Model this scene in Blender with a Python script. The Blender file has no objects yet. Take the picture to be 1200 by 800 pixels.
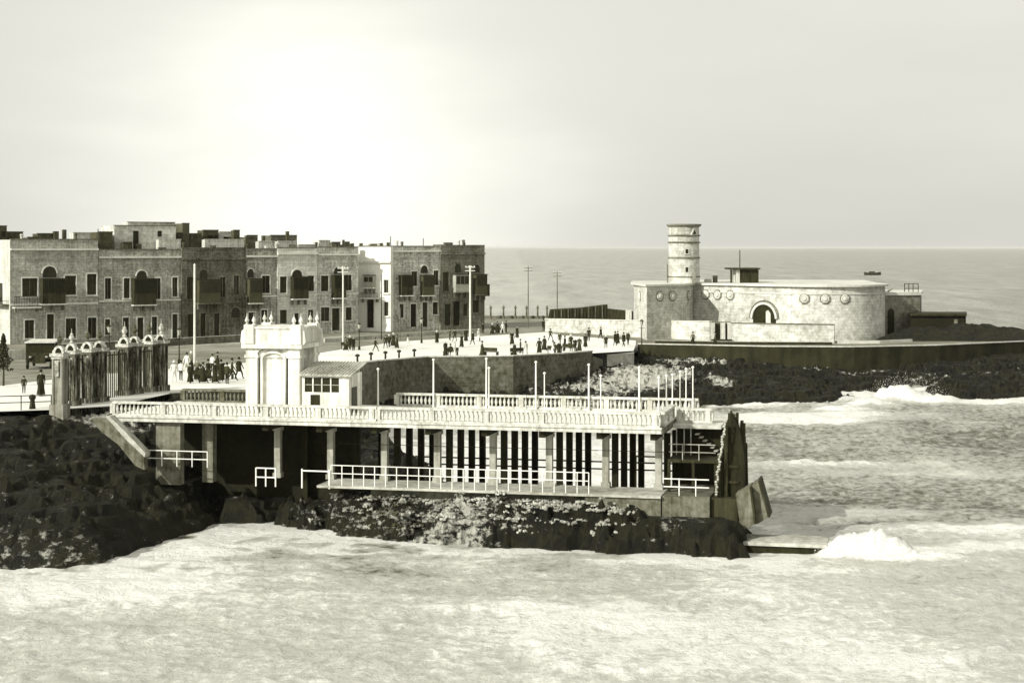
import bpy, bmesh, math, random
import numpy as np
from mathutils import Vector, Matrix
random.seed(7); R = math.radians
SC = bpy.context.scene; COL = SC.collection
F_, H_, HZ = 2000.0, 17.0, 290.0

# ---------------------------------------------------------------- camera
cam = bpy.data.cameras.new('camera'); co = bpy.data.objects.new('camera', cam); COL.objects.link(co)
co.location = (0, 0, H_); co.rotation_euler = (R(90), 0, 0)
cam.sensor_width = 36; cam.lens = F_ / 1200 * 36; cam.shift_y = -110 / 1200
cam.clip_start = 1; cam.clip_end = 120000
SC.camera = co

# ---------------------------------------------------------------- light
SUN = Vector((-0.65, -0.56, 0.48)).normalized()      # towards the sun
elev = math.asin(SUN.z)
sl = bpy.data.lights.new('sun', 'SUN'); so = bpy.data.objects.new('sun', sl); COL.objects.link(so)
sl.energy = 4.9; sl.angle = R(0.5); sl.color = (1.0, 0.985, 0.93)
so.rotation_euler = SUN.to_track_quat('Z', 'Y').to_euler()
W = bpy.data.worlds.new('World'); SC.world = W; W.use_nodes = True
nt = W.node_tree; nt.nodes.clear(); N = nt.nodes.new; L = nt.links.new
def mth(nt, op, a, b=None, c=None):
    n = nt.nodes.new('ShaderNodeMath'); n.operation = op
    for i, v in enumerate((a, b, c)):
        if v is None: continue
        if isinstance(v, (int, float)): n.inputs[i].default_value = v
        else: nt.links.new(v, n.inputs[i])
    return n.outputs[0]
sky = N('ShaderNodeTexSky'); sky.sky_type = 'NISHITA'; sky.sun_disc = False
sky.sun_elevation = elev; sky.sun_rotation = math.atan2(SUN.x, SUN.y); sky.dust_density = 4; sky.air_density = 1
bw = N('ShaderNodeRGBToBW'); L(sky.outputs[0], bw.inputs[0])
tc = N('ShaderNodeTexCoord')
mp = N('ShaderNodeMapping'); mp.inputs['Scale'].default_value = (2.2, 2.2, 9); L(tc.outputs['Generated'], mp.inputs[0])
cn = N('ShaderNodeTexNoise'); cn.inputs['Scale'].default_value = 1.9; cn.inputs['Detail'].default_value = 5; L(mp.outputs[0], cn.inputs[0])
# thin bright cloud veil, thickest low over the sea to the left of the view
dv = N('ShaderNodeVectorMath'); dv.operation = 'DISTANCE'; L(tc.outputs['Generated'], dv.inputs[0])
dv.inputs[1].default_value = Vector((-0.115, 1, 0.025)).normalized()
g = mth(nt, 'ADD', mth(nt, 'DIVIDE', dv.outputs['Value'], 0.12), mth(nt, 'MULTIPLY', mth(nt, 'SUBTRACT', cn.outputs[0], .5), 1.6))
g = mth(nt, 'MAXIMUM', g, 0.0)
g = mth(nt, 'EXPONENT', mth(nt, 'MULTIPLY', mth(nt, 'MULTIPLY', g, g), -1.0))
veil = mth(nt, 'ADD', mth(nt, 'MULTIPLY', cn.outputs[0], 1.3), mth(nt, 'MULTIPLY', g, 4.2))
tot = mth(nt, 'ADD', mth(nt, 'MULTIPLY', bw.outputs[0], 0.35), mth(nt, 'ADD', veil, 5.3))
cc = N('ShaderNodeVectorMath'); cc.operation = 'SCALE'; cc.inputs[0].default_value = (1.0, 0.993, 0.90); L(tot, cc.inputs['Scale'])
bg = N('ShaderNodeBackground'); bg.inputs[1].default_value = 0.11; L(cc.outputs[0], bg.inputs[0])
wo = N('ShaderNodeOutputWorld'); L(bg.outputs[0], wo.inputs[0])
SC.view_settings.view_transform = 'Standard'; SC.view_settings.look = 'None'
SC.view_settings.exposure = 0; SC.view_settings.gamma = 1
SC.render.engine = 'CYCLES'; SC.render.resolution_x = 1024; SC.render.resolution_y = 682
SC.cycles.max_bounces = 5

# ---------------------------------------------------------------- materials
def tone(v, bb=0):
    s = min(1, (v / .5)) ** .5
    return (v, v * (.93 + .06 * s), v * max(.08, .97 - .062 / (v + .06)), 1)
MATS = {}
def mat(name, v, var=.45, scale=2.0, bump=.3, rough=.85, brick=None, spots=None, streak=0):
    if name in MATS: return MATS[name]
    m = bpy.data.materials.new(name); m.use_nodes = True; t = m.node_tree; t.nodes.clear()
    n = t.nodes.new; l = t.links.new
    out = n('ShaderNodeOutputMaterial'); p = n('ShaderNodeBsdfPrincipled'); l(p.outputs[0], out.inputs[0])
    p.inputs['Roughness'].default_value = rough
    p.inputs['Specular IOR Level'].default_value = .25
    tc = n('ShaderNodeTexCoord')
    a = n('ShaderNodeTexNoise'); a.inputs['Scale'].default_value = scale; a.inputs['Detail'].default_value = 8; a.inputs['Roughness'].default_value = .72
    l(tc.outputs['Object'], a.inputs[0])
    b = n('ShaderNodeTexNoise'); b.inputs['Scale'].default_value = scale * .13; b.inputs['Detail'].default_value = 3
    l(tc.outputs['Object'], b.inputs[0])
    f = mth(t, 'ADD', mth(t, 'MULTIPLY', a.outputs[0], .65), mth(t, 'MULTIPLY', b.outputs[0], .35))
    if streak:
        mp = n('ShaderNodeMapping'); mp.inputs['Scale'].default_value = (scale * 1.5, scale * 1.5, scale * .12); l(tc.outputs['Object'], mp.inputs[0])
        s = n('ShaderNodeTexNoise'); s.inputs['Scale'].default_value = 1; s.inputs['Detail'].default_value = 6; l(mp.outputs[0], s.inputs[0])
        f = mth(t, 'ADD', mth(t, 'MULTIPLY', f, 1 - streak), mth(t, 'MULTIPLY', s.outputs[0], streak))
    cr = n('ShaderNodeValToRGB'); l(f, cr.inputs[0]); e = cr.color_ramp.elements
    e[0].position = .40; e[0].color = tone(v * (1 - var)); e[1].position = .61; e[1].color = tone(min(.85, v * (1 + var)))
    if spots:                                  # (value, threshold) painted bright highlights
        e[-1].position = 1; e[-1].color = tone(spots[0])
        x = cr.color_ramp.elements.new(spots[1]); x.color = tone(spots[0])
        x = cr.color_ramp.elements.new(spots[1] - .03); x.color = tone(v * (1 + var))
    colr = cr.outputs[0]; hgt = f
    if brick:                                  # (width, height, mortar factor)
        sx = n('ShaderNodeSeparateXYZ'); l(tc.outputs['Object'], sx.inputs[0])
        cx = n('ShaderNodeCombineXYZ'); l(mth(t, 'ADD', sx.outputs[0], sx.outputs[1]), cx.inputs[0]); l(sx.outputs[2], cx.inputs[1])
        br = n('ShaderNodeTexBrick'); l(cx.outputs[0], br.inputs[0]); br.inputs['Scale'].default_value = 1
        br.inputs['Brick Width'].default_value = brick[0]; br.inputs['Row Height'].default_value = brick[1]
        br.inputs['Mortar Size'].default_value = .025; br.inputs['Color1'].default_value = (1, 1, 1, 1)
        br.inputs['Color2'].default_value = (brick[3],) * 3 + (1,); br.inputs['Mortar'].default_value = (brick[2],) * 3 + (1,)
        mx = n('ShaderNodeMix'); mx.data_type = 'RGBA'; mx.blend_type = 'MULTIPLY'; mx.inputs[0].default_value = 1
        l(colr, mx.inputs[6]); l(br.outputs[0], mx.inputs[7]); colr = mx.outputs[2]
    l(colr, p.inputs['Base Color'])
    if bump:
        bp = n('ShaderNodeBump'); bp.inputs['Strength'].default_value = bump; bp.inputs['Distance'].default_value = .15
        l(hgt, bp.inputs['Height']); l(bp.outputs[0], p.inputs['Normal'])
    MATS[name] = m; return m
M_white = mat('white_lime_plaster', .66, .34, 1.8, .2, streak=.5)
M_pale = mat('pale_limestone', .52, .36, 2.6, .25, streak=.4)
M_rail = mat('white_painted_rail', .78, .08, 4, .0, .6)
M_paving = mat('pale_gravel_paving', .72, .16, .5, .1)
M_deck = mat('pale_deck_screed', .68, .15, .8, .1)
M_road = mat('dusty_road', .20, .45, .35, .2)
M_path = mat('dark_walkway', .16, .4, .6, .2)
M_seawall = mat('grey_sea_wall_stone', .14, .6, 1.6, .5, brick=(1.1, .5, .6, .8))
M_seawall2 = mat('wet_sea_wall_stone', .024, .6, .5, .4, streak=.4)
M_fort = mat('fort_limestone', .54, .38, 1.3, .3, brick=(1.0, .42, .72, .88))
M_forttrim = mat('fort_trim_stone', .56, .2, 2, .2)
M_fortdark = mat('weathered_fort_stone', .20, .5, 1.5, .3, brick=(1.0, .42, .7, .85))
M_dark = mat('black_wood_and_void_shade', .012, .5, 3, .1)  # black wood; also stands in for deep shade on the under-deck wall
M_glass = mat('dark_window', .02, .5, 3, 0, .35)
M_timber = mat('tarred_timber', .03, .6, 3, .4, streak=.6)
M_timb2 = mat('shade_dark_timber', .016, .5, 3, .3, streak=.5)  # near-black stands in for under-deck shade on posts; plain dark timber elsewhere
M_conc = mat('weathered_concrete', .13, .65, 2.2, .5, streak=.3)
M_concpale = mat('pale_concrete', .40, .4, 1.6, .3)
M_trim = mat('pale_window_trim', .62, .2, 3, .1)
M_iron = mat('dark_iron', .018, .3, 4, 0, .6)
M_pole = mat('pale_painted_pole', .62, .12, 2, 0)
M_cloth = [mat('dark_cloth', .018, .4, 6, 0), mat('brown_cloth', .035, .4, 6, 0), mat('grey_cloth', .12, .3, 6, 0), mat('white_cloth', .6, .15, 6, 0)]
M_skin = mat('skin', .32, .1, 6, 0)
M_rubble = mat('pale_rubble', .30, .85, .9, .4)
M_foam = mat('sea_foam', .86, .06, 2, .4, .9)
M_leaf = mat('dark_leaves', .035, .6, 6, .2)

# ---------------------------------------------------------------- helpers
def setp(o, label=None, cat=None, group=None, kind=None):
    if label: o['label'] = label
    if cat: o['category'] = cat
    if group: o['group'] = group
    if kind: o['kind'] = kind
    return o
def thing(name, label, cat, loc=(0, 0, 0), rz=0, group=None):
    o = bpy.data.objects.new(name, None); COL.objects.link(o); o.empty_display_size = .3
    o.location = loc; o.rotation_euler = (0, 0, rz)
    return setp(o, label, cat, group)
def wmat(o):
    M = Matrix.Translation(o.location) @ Matrix.Rotation(o.rotation_euler.z, 4, 'Z')
    return M if o.parent is None else wmat(o.parent) @ M
def mk(name, bm, m, parent=None, world=False, smooth=False, loc=None):
    me = bpy.data.meshes.new(name)
    if world and parent is not None: bm.transform(wmat(parent).inverted())
    if loc is not None: bm.transform(Matrix.Translation(-Vector(loc)))
    bmesh.ops.recalc_face_normals(bm, faces=bm.faces)
    bm.to_mesh(me); bm.free()
    for x in (m if isinstance(m, (list, tuple)) else [m]): me.materials.append(x)
    if smooth: me.polygons.foreach_set('use_smooth', [True] * len(me.polygons))
    o = bpy.data.objects.new(name, me); COL.objects.link(o)
    if parent is not None: o.parent = parent
    if loc is not None: o.location = loc
    return o
def BM(): return bmesh.new()
def box(bm, x0, x1, y0, y1, z0, z1):
    vs = [bm.verts.new((x, y, z)) for z in (z0, z1) for x, y in ((x0, y0), (x1, y0), (x1, y1), (x0, y1))]
    for f in ((0, 3, 2, 1), (4, 5, 6, 7), (0, 1, 5, 4), (1, 2, 6, 5), (2, 3, 7, 6), (3, 0, 4, 7)): bm.faces.new([vs[i] for i in f])
    return bm
def prism(bm, pts, z0, z1, top_scale=None):
    n = len(pts); a = [bm.verts.new((p[0], p[1], z0)) for p in pts]
    if top_scale:
        cx = sum(p[0] for p in pts) / n; cy = sum(p[1] for p in pts) / n
        pts = [(cx + (p[0] - cx) * top_scale, cy + (p[1] - cy) * top_scale) for p in pts]
    b = [bm.verts.new((p[0], p[1], z1)) for p in pts]
    for i in range(n): bm.faces.new((a[i], a[(i + 1) % n], b[(i + 1) % n], b[i]))
    bm.faces.new(a[::-1]); bm.faces.new(b); return bm
def vprism(bm, pts, y0, y1):           # outline in x,z ; thickness along y
    n = len(pts); a = [bm.verts.new((p[0], y0, p[1])) for p in pts]; b = [bm.verts.new((p[0], y1, p[1])) for p in pts]
    for i in range(n): bm.faces.new((a[i], a[(i + 1) % n], b[(i + 1) % n], b[i]))
    bm.faces.new(a[::-1]); bm.faces.new(b); return bm
def tube(bm, p, q, r, r2=None, n=7):
    p, q = Vector(p), Vector(q); d = (q - p); r2 = r if r2 is None else r2
    if d.length < 1e-6: return bm
    rot = d.to_track_quat('Z', 'Y').to_matrix(); A = []; B = []
    for i in range(n):
        a = 2 * math.pi * (i + .5) / n; v = rot @ Vector((math.cos(a), math.sin(a), 0))
        A.append(bm.verts.new(p + v * r)); B.append(bm.verts.new(q + v * r2))
    for i in range(n): bm.faces.new((A[i], A[(i + 1) % n], B[(i + 1) % n], B[i]))
    bm.faces.new(A[::-1]); bm.faces.new(B); return bm
def lathe(bm, prof, c=(0, 0, 0), n=10):
    rings = []
    for r, z in prof:
        rings.append([bm.verts.new((c[0] + max(r, .002) * math.cos(2 * math.pi * (i + .5) / n), c[1] + max(r, .002) * math.sin(2 * math.pi * (i + .5) / n), c[2] + z)) for i in range(n)])
    for a, b in zip(rings, rings[1:]):
        for i in range(n): bm.faces.new((a[i], a[(i + 1) % n], b[(i + 1) % n], b[i]))
    bm.faces.new(rings[0][::-1]); bm.faces.new(rings[-1]); return bm
def copy_tree(o, parent=None):
    c = o.copy(); COL.objects.link(c); c.parent = parent
    for ch in KIDS(o): copy_tree(ch, c)
    return c
def KIDS(o): return [x for x in COL.objects if x.parent == o]

def P(px, D): return ((px - 600) / F_ * D, D)
def Z(py, D): return H_ + (HZ - py) / F_ * D
def zg(y): return 6.3 if y <= 125 else (4.1 if y >= 215 else 6.3 - (y - 125) * 2.2 / 90)
def G(px, py):                         # ground point seen at a pixel
    D = 150.
    for _ in range(60): D = .5 * D + .5 * (H_ - zg(D)) * F_ / (py - HZ)
    return P(px, D)
def S(px, py): return P(px, H_ * F_ / (py - HZ))       # sea-level point
class Frame:
    def __init__(s, O, a): s.O = Vector(O); s.a = Vector(a).normalized(); s.b = Vector((-s.a.y, s.a.x)); s.rz = math.atan2(s.a.y, s.a.x)
    def u(s, px, v=0):
        k = (px - 600) / F_; u = (k * (s.O.y + v * s.b.y) - s.O.x - v * s.b.x) / (s.a.x - k * s.a.y)
        return u, s.O.y + u * s.a.y + v * s.b.y
    def uz(s, px, py, v=0):
        u, D = s.u(px, v); return u, Z(py, D)
    def w(s, u, v): p = s.O + s.a * u + s.b * v; return (p.x, p.y)

# numpy value noise
def _h(ix, iy, s):
    v = np.sin(ix * 127.1 + iy * 311.7 + s * 74.7) * 43758.5453; return v - np.floor(v)
def vnoise(x, y, s=0):
    ix = np.floor(x); iy = np.floor(y); fx = x - ix; fy = y - iy; fx = fx * fx * (3 - 2 * fx); fy = fy * fy * (3 - 2 * fy)
    a = _h(ix, iy, s); b = _h(ix + 1, iy, s); c = _h(ix, iy + 1, s); d = _h(ix + 1, iy + 1, s)
    return (a * (1 - fx) + b * fx) * (1 - fy) + (c * (1 - fx) + d * fx) * fy
def fbm(x, y, o=4, s=0):
    t = 0; a = .5
    for i in range(o): t = t + a * vnoise(x, y, s + i * 13); x, y = (x * .8 - y * .6) * 2.03 + 5.2, (x * .6 + y * .8) * 2.03 + 1.3; a *= .5
    return t
def ridge(x, y, o=4, s=0):
    t = 0; a = .5
    for i in range(o): t = t + a * (1 - np.abs(2 * vnoise(x, y, s + i * 13) - 1)); x, y = (x * .8 - y * .6) * 2.1 + 3.2, (x * .6 + y * .8) * 2.1 + 7.3; a *= .5
    return t
def pip(X, Y, poly):
    ins = np.zeros(X.shape, bool); n = len(poly)
    for i in range(n):
        x0, y0 = poly[i]; x1, y1 = poly[(i + 1) % n]
        if y0 == y1: continue
        c = ((y0 > Y) != (y1 > Y)) & (X < (x1 - x0) * (Y - y0) / (y1 - y0) + x0); ins ^= c
    return ins
def pdist(X, Y, line):
    d = np.full(X.shape, 1e9)
    for (x0, y0), (x1, y1) in zip(line, line[1:]):
        dx, dy = x1 - x0, y1 - y0; L2 = dx * dx + dy * dy + 1e-9
        t = np.clip(((X - x0) * dx + (Y - y0) * dy) / L2, 0, 1)
        d = np.minimum(d, np.hypot(X - x0 - t * dx, Y - y0 - t * dy))
    return d
def gridmesh(name, X, Y, Zz, m, attr=None, smooth=True):
    r, c = X.shape; V = np.stack([X, Y, Zz], -1).reshape(-1, 3).astype(np.float32)
    i = np.arange(r * c).reshape(r, c); q = np.stack([i[:-1, :-1], i[:-1, 1:], i[1:, 1:], i[1:, :-1]], -1).reshape(-1, 4)
    me = bpy.data.meshes.new(name); me.vertices.add(len(V)); me.vertices.foreach_set('co', V.ravel())
    me.loops.add(q.size); me.loops.foreach_set('vertex_index', q.ravel().astype(np.int32))
    me.polygons.add(len(q)); me.polygons.foreach_set('loop_start', np.arange(0, q.size, 4, dtype=np.int32))
    me.polygons.foreach_set('use_smooth', np.full(len(q), smooth))
    me.update(calc_edges=True); me.validate()
    if attr is not None:
        at = me.attributes.new('foam', 'FLOAT', 'POINT'); at.data.foreach_set('value', attr.ravel().astype(np.float32))
    me.materials.append(m); o = bpy.data.objects.new(name, me); COL.objects.link(o); return o
def sheet(name, poly, m, off=0, kind='structure', drop=None):
    """a level-following ground sheet cut from a plan outline"""
    ys = sorted(set([round(p[1], 4) for p in poly] + [y for y in (125, 215) if min(p[1] for p in poly) < y < max(p[1] for p in poly)]))
    bm = BM(); n = len(poly)
    for y0, y1 in zip(ys, ys[1:]):
        if y1 - y0 < 1e-4: continue
        ym = (y0 + y1) / 2; es = []
        for i in range(n):
            (xa, ya), (xb, yb) = poly[i], poly[(i + 1) % n]
            if (ya > ym) != (yb > ym):
                f = lambda y: xa + (xb - xa) * (y - ya) / (yb - ya)
                es.append((f(ym), f(y0), f(y1)))
        es.sort()
        for A, B in zip(es[::2], es[1::2]):
            bm.faces.new([bm.verts.new(v) for v in ((A[1], y0, zg(y0) + off), (B[1], y0, zg(y0) + off), (B[2], y1, zg(y1) + off), (A[2], y1, zg(y1) + off))])
    bmesh.ops.remove_doubles(bm, verts=bm.verts, dist=.001)
    o = mk(name, bm, m); o['kind'] = kind; return o

# ---------------------------------------------------------------- plan outlines
EDGE = [G(*p) for p in ((-500, 490), (-100, 485), (0, 482), (62, 480), (130, 476), (200, 461), (290, 457), (345, 446), (395, 432), (440, 426), (500, 421), (600, 420), (660, 417), (692, 414))]
EDGE2 = [G(*p) for p in ((748, 404), (800, 405), (900, 407), (1000, 407.5), (1100, 405.5), (1200, 401), (1420, 397))]
FAR = [P(1420, 246), P(1250, 252), P(1160, 262), P(1090, 285), P(900, 292), P(740, 296), P(650, 310), P(560, 330), P(300, 345), P(-700, 360)]
LAND = EDGE + EDGE2 + FAR
COAST = [S(*p) for p in ((-900, 672), (-300, 668), (0, 664), (60, 664), (115, 660), (150, 650), (200, 633), (260, 616), (320, 614), (380, 622), (430, 628), (500, 635), (560, 639), (650, 643), (760, 649), (868, 655),
      (874, 634), (862, 618), (790, 606), (700, 600), (600, 596), (545, 590), (510, 570), (500, 540), (462, 520), (440, 500), (445, 488), (520, 478), (600, 476), (690, 480), (760, 482), (815, 477), (870, 474), (940, 472.5),
      (975, 470), (1010, 460), (1050, 452), (1085, 455), (1110, 465), (1160, 470), (1230, 473), (1450, 470))]
COASTP = COAST + [P(1450, 240), P(1230, 246), P(1170, 256), P(1100, 290), P(900, 300), P(560, 340), P(-900, 365)]

# ---------------------------------------------------------------- sea
def sea():
    rows = []; D = 36.
    while D < 420: rows.append(D); D *= 1.0042
    while D < 70000: rows.append(D); D *= 1.06
    rows = np.array(rows); s = np.linspace(-.55, .55, 520)
    Y = np.repeat(rows[:, None], len(s), 1); X = Y * s[None, :]
    fade = np.clip((420 - Y) / 150, 0, 1)
    wx = X + 3 * fbm(X * .1, Y * .1, 3, 5); wy = Y + 6 * fbm(X * .05, Y * .07, 3, 9)
    w = .75 * (ridge(wx * .04, wy * .10, 4, 1) - .5) + .55 * (ridge(X * .25, Y * .33, 4, 3) - .5) + .34 * (ridge(X * .75 + wy * .2, wy * .8, 4, 21) - .55) + .10 * (ridge(X * 2.1, Y * 1.9, 3, 25) - .5) * np.clip((150 - Y) / 60, 0, 1)
    w = w - w[Y < 200].mean()
    z = w * fade * np.clip((Y - 40) / 90, .62, 1.05) * np.clip(pdist(X, Y, [S(320, 612), S(500, 628), S(870, 648)]) / 12, .35, 1)
    foam = np.zeros_like(X)
    near = np.clip((Y - 55) / 150, 0, 1)
    land = pip(X, Y, COASTP); dc = pdist(X, Y, COAST)
    n1 = fbm(X * .16, Y * .3, 4, 33)
    foam += .26 * (1 - np.clip((Y - 75) / 35, 0, 1)) + .05 * np.clip((150 - Y) / 60, 0, 1)
    n2 = ridge(X * .35, Y * .35, 4, 51); foam += .85 * np.exp(-np.where(land, 0, dc) / (1.0 + 5 * n1)) * np.clip(n2 * 3.4 - 1.3, 0, 1)
    # lacing of foam and dark water off the near rocks
    lz = np.exp(-(np.where(land, 0, dc) / 9) ** 2) * np.clip((108 - Y) / 6, 0, 1) * np.clip((6 - X) / 14, 0, 1); foam += lz * (ridge(X * .45 + n1 * 2, Y * .5, 6, 71) - .56) * 1.7
    foam -= .05 * np.clip((Y - 92) / 20, 0, 1) * np.clip((X - 8) / 6, 0, 1)
    # bay behind the pier: churned white
    foam += .62 * np.exp(-(((X - 3) / 13) ** 2 + ((Y - 132) / 26) ** 2) ** 2)
    for px, py, rx, ry, a, hh in ((1040, 645, 3.9, 1.6, .8, .0), (1150, 622, 5, 3, .35, .1), (1065, 462, 8, 5, .8, .0), (935, 490, 8, 4, .8, .25), (1000, 486, 7, 4, .4, .1),
                              (960, 545, 9, 2.2, .6, .35), (1080, 556, 8, 2.0, .35, .2), (1130, 620, 7, 2, .3, .2), (1000, 600, 4, 2, .35, .1), (930, 640, 4, 1.2, .6, .15), (40, 692, 7, 3.2, .6, .1), (130, 680, 5, 2.5, .35, .1),
                              (370, 622, 4, 1.8, .6, .1), (240, 640, 3, 2, .5, .1), (1180, 470, 9, 3, .5, .1), (840, 655, 5, 1.2, .4, .1), (1190, 640, 4, 2, .5, .15), (700, 730, 10, 5, .25, 0), (1000, 770, 8, 4, .2, 0), (900, 690, 9, 3, .1, 0)):
        x, y = S(px, py); g = np.exp(-(((X - x) / rx) ** 2 + ((Y - y) / ry) ** 2))
        foam += a * g; z += hh * g * (.5 + fbm(X * .8, Y * .8, 3, 4))
    for px, py, rx, ry, hh in ((1040, 469, 1.6, 1.8, 1.2), (1056, 470, 1.8, 1.6, 1.4), (1072, 471, 1.4, 1.6, .9), (1088, 472, 2.2, 1.6, .8), (1108, 473, 2.4, 1.6, .6), (1018, 476, 2.4, 1.8, .9), (990, 480, 3, 1.6, .5), (1180, 473, 2.5, 1.6, .6), (930, 494, 6, 2.5, .35),
                           (992, 651, 1.0, .8, 1.0), (1016, 652, 1.4, .9, 1.15), (1048, 654, 1.5, .8, .8), (1082, 655, 2.0, .8, .5), (975, 650, .7, .8, .4)):
        x, y = S(px, py); g = np.exp(-(((X - x) / rx) ** 2 + ((Y - y) / ry) ** 2) ** 1.3)
        g = g * np.clip(.15 + 1.2 * fbm(X * .9 + px, Y * .9, 4, 7) + .55 * (ridge(X * 2.2 + px, Y * 2.2, 4, 7) - .5), .05, 2); z += hh * g; foam += .9 * np.clip(g * 1.6, 0, 1)
    foam += .09 * np.clip((Y - 250) / 200, 0, 1) - .07 * np.clip((Y - 250) / 200, 0, 1) * np.clip(X / Y * 5 + .1, 0, 1)  # lifts far-water brightness, more to the left; no foam there
    foam += .12 * (n1 - .5) * fade + .16 * np.clip(w * 2, -.5, 1) * fade
    m = bpy.data.materials.new('sea_water'); m.use_nodes = True; t = m.node_tree; t.nodes.clear(); n = t.nodes.new; l = t.links.new
    out = n('ShaderNodeOutputMaterial'); p = n('ShaderNodeBsdfPrincipled'); l(p.outputs[0], out.inputs[0])
    at = n('ShaderNodeAttribute'); at.attribute_name = 'foam'
    geo = n('ShaderNodeNewGeometry')
    def nz(sc, det, ro=.6):
        mp = n('ShaderNodeMapping'); mp.inputs['Scale'].default_value = sc; l(geo.outputs['Position'], mp.inputs[0])
        x = n('ShaderNodeTexNoise'); x.inputs['Scale'].default_value = 1; x.inputs['Detail'].default_value = det; x.inputs['Roughness'].default_value = ro; x.inputs['Distortion'].default_value = 0
        l(mp.outputs[0], x.inputs[0]); return x.outputs[0]
    a = nz((1.5, 1.3, 1), 9, .74); b = nz((.24, .30, 1), 7, .65); c = nz((.07, .010, 1), 9, .8)
    k = mth(t, 'ADD', mth(t, 'MULTIPLY', at.outputs['Fac'], .92), mth(t, 'ADD', mth(t, 'MULTIPLY', a, 1.2), mth(t, 'ADD', mth(t, 'MULTIPLY', b, .30), mth(t, 'MULTIPLY', c, .45))))
    k = mth(t, 'MULTIPLY', mth(t, 'SUBTRACT', k, .29), .80)
    cr = n('ShaderNodeValToRGB'); l(k, cr.inputs[0]); e = cr.color_ramp.elements
    for q_, v_ in ((.50, .24), (.585, .42), (.68, .51), (.80, .59)): x = e.new(q_); x.color = tone(v_)
    e[0].position = .42; e[0].color = tone(.09); e[-1].position = .93; e[-1].color = tone(.86)
    # long bands of rougher and smoother water far out
    mx = n('ShaderNodeMix'); mx.data_type = 'RGBA'; mx.blend_type = 'MULTIPLY'; mx.inputs[0].default_value = 1
    c2 = n('ShaderNodeValToRGB'); l(c, c2.inputs[0]); c2.color_ramp.elements[0].position = .3; c2.color_ramp.elements[0].color = (.8, .8, .8, 1); c2.color_ramp.elements[1].position = .7; c2.color_ramp.elements[1].color = (1, 1, 1, 1)
    l(cr.outputs[0], mx.inputs[6]); l(c2.outputs[0], mx.inputs[7]); l(mx.outputs[2], p.inputs['Base Color'])
    p.inputs['Roughness'].default_value = .38; p.inputs['Specular IOR Level'].default_value = .45
    bp = n('ShaderNodeBump'); bp.inputs['Strength'].default_value = .7; bp.inputs['Distance'].default_value = .45
    l(mth(t, 'ADD', a, mth(t, 'MULTIPLY', b, 2)), bp.inputs['Height']); l(bp.outputs[0], p.inputs['Normal'])
    o = gridmesh('sea', X, Y, z, m, foam); o['kind'] = 'structure'
sea()

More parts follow.
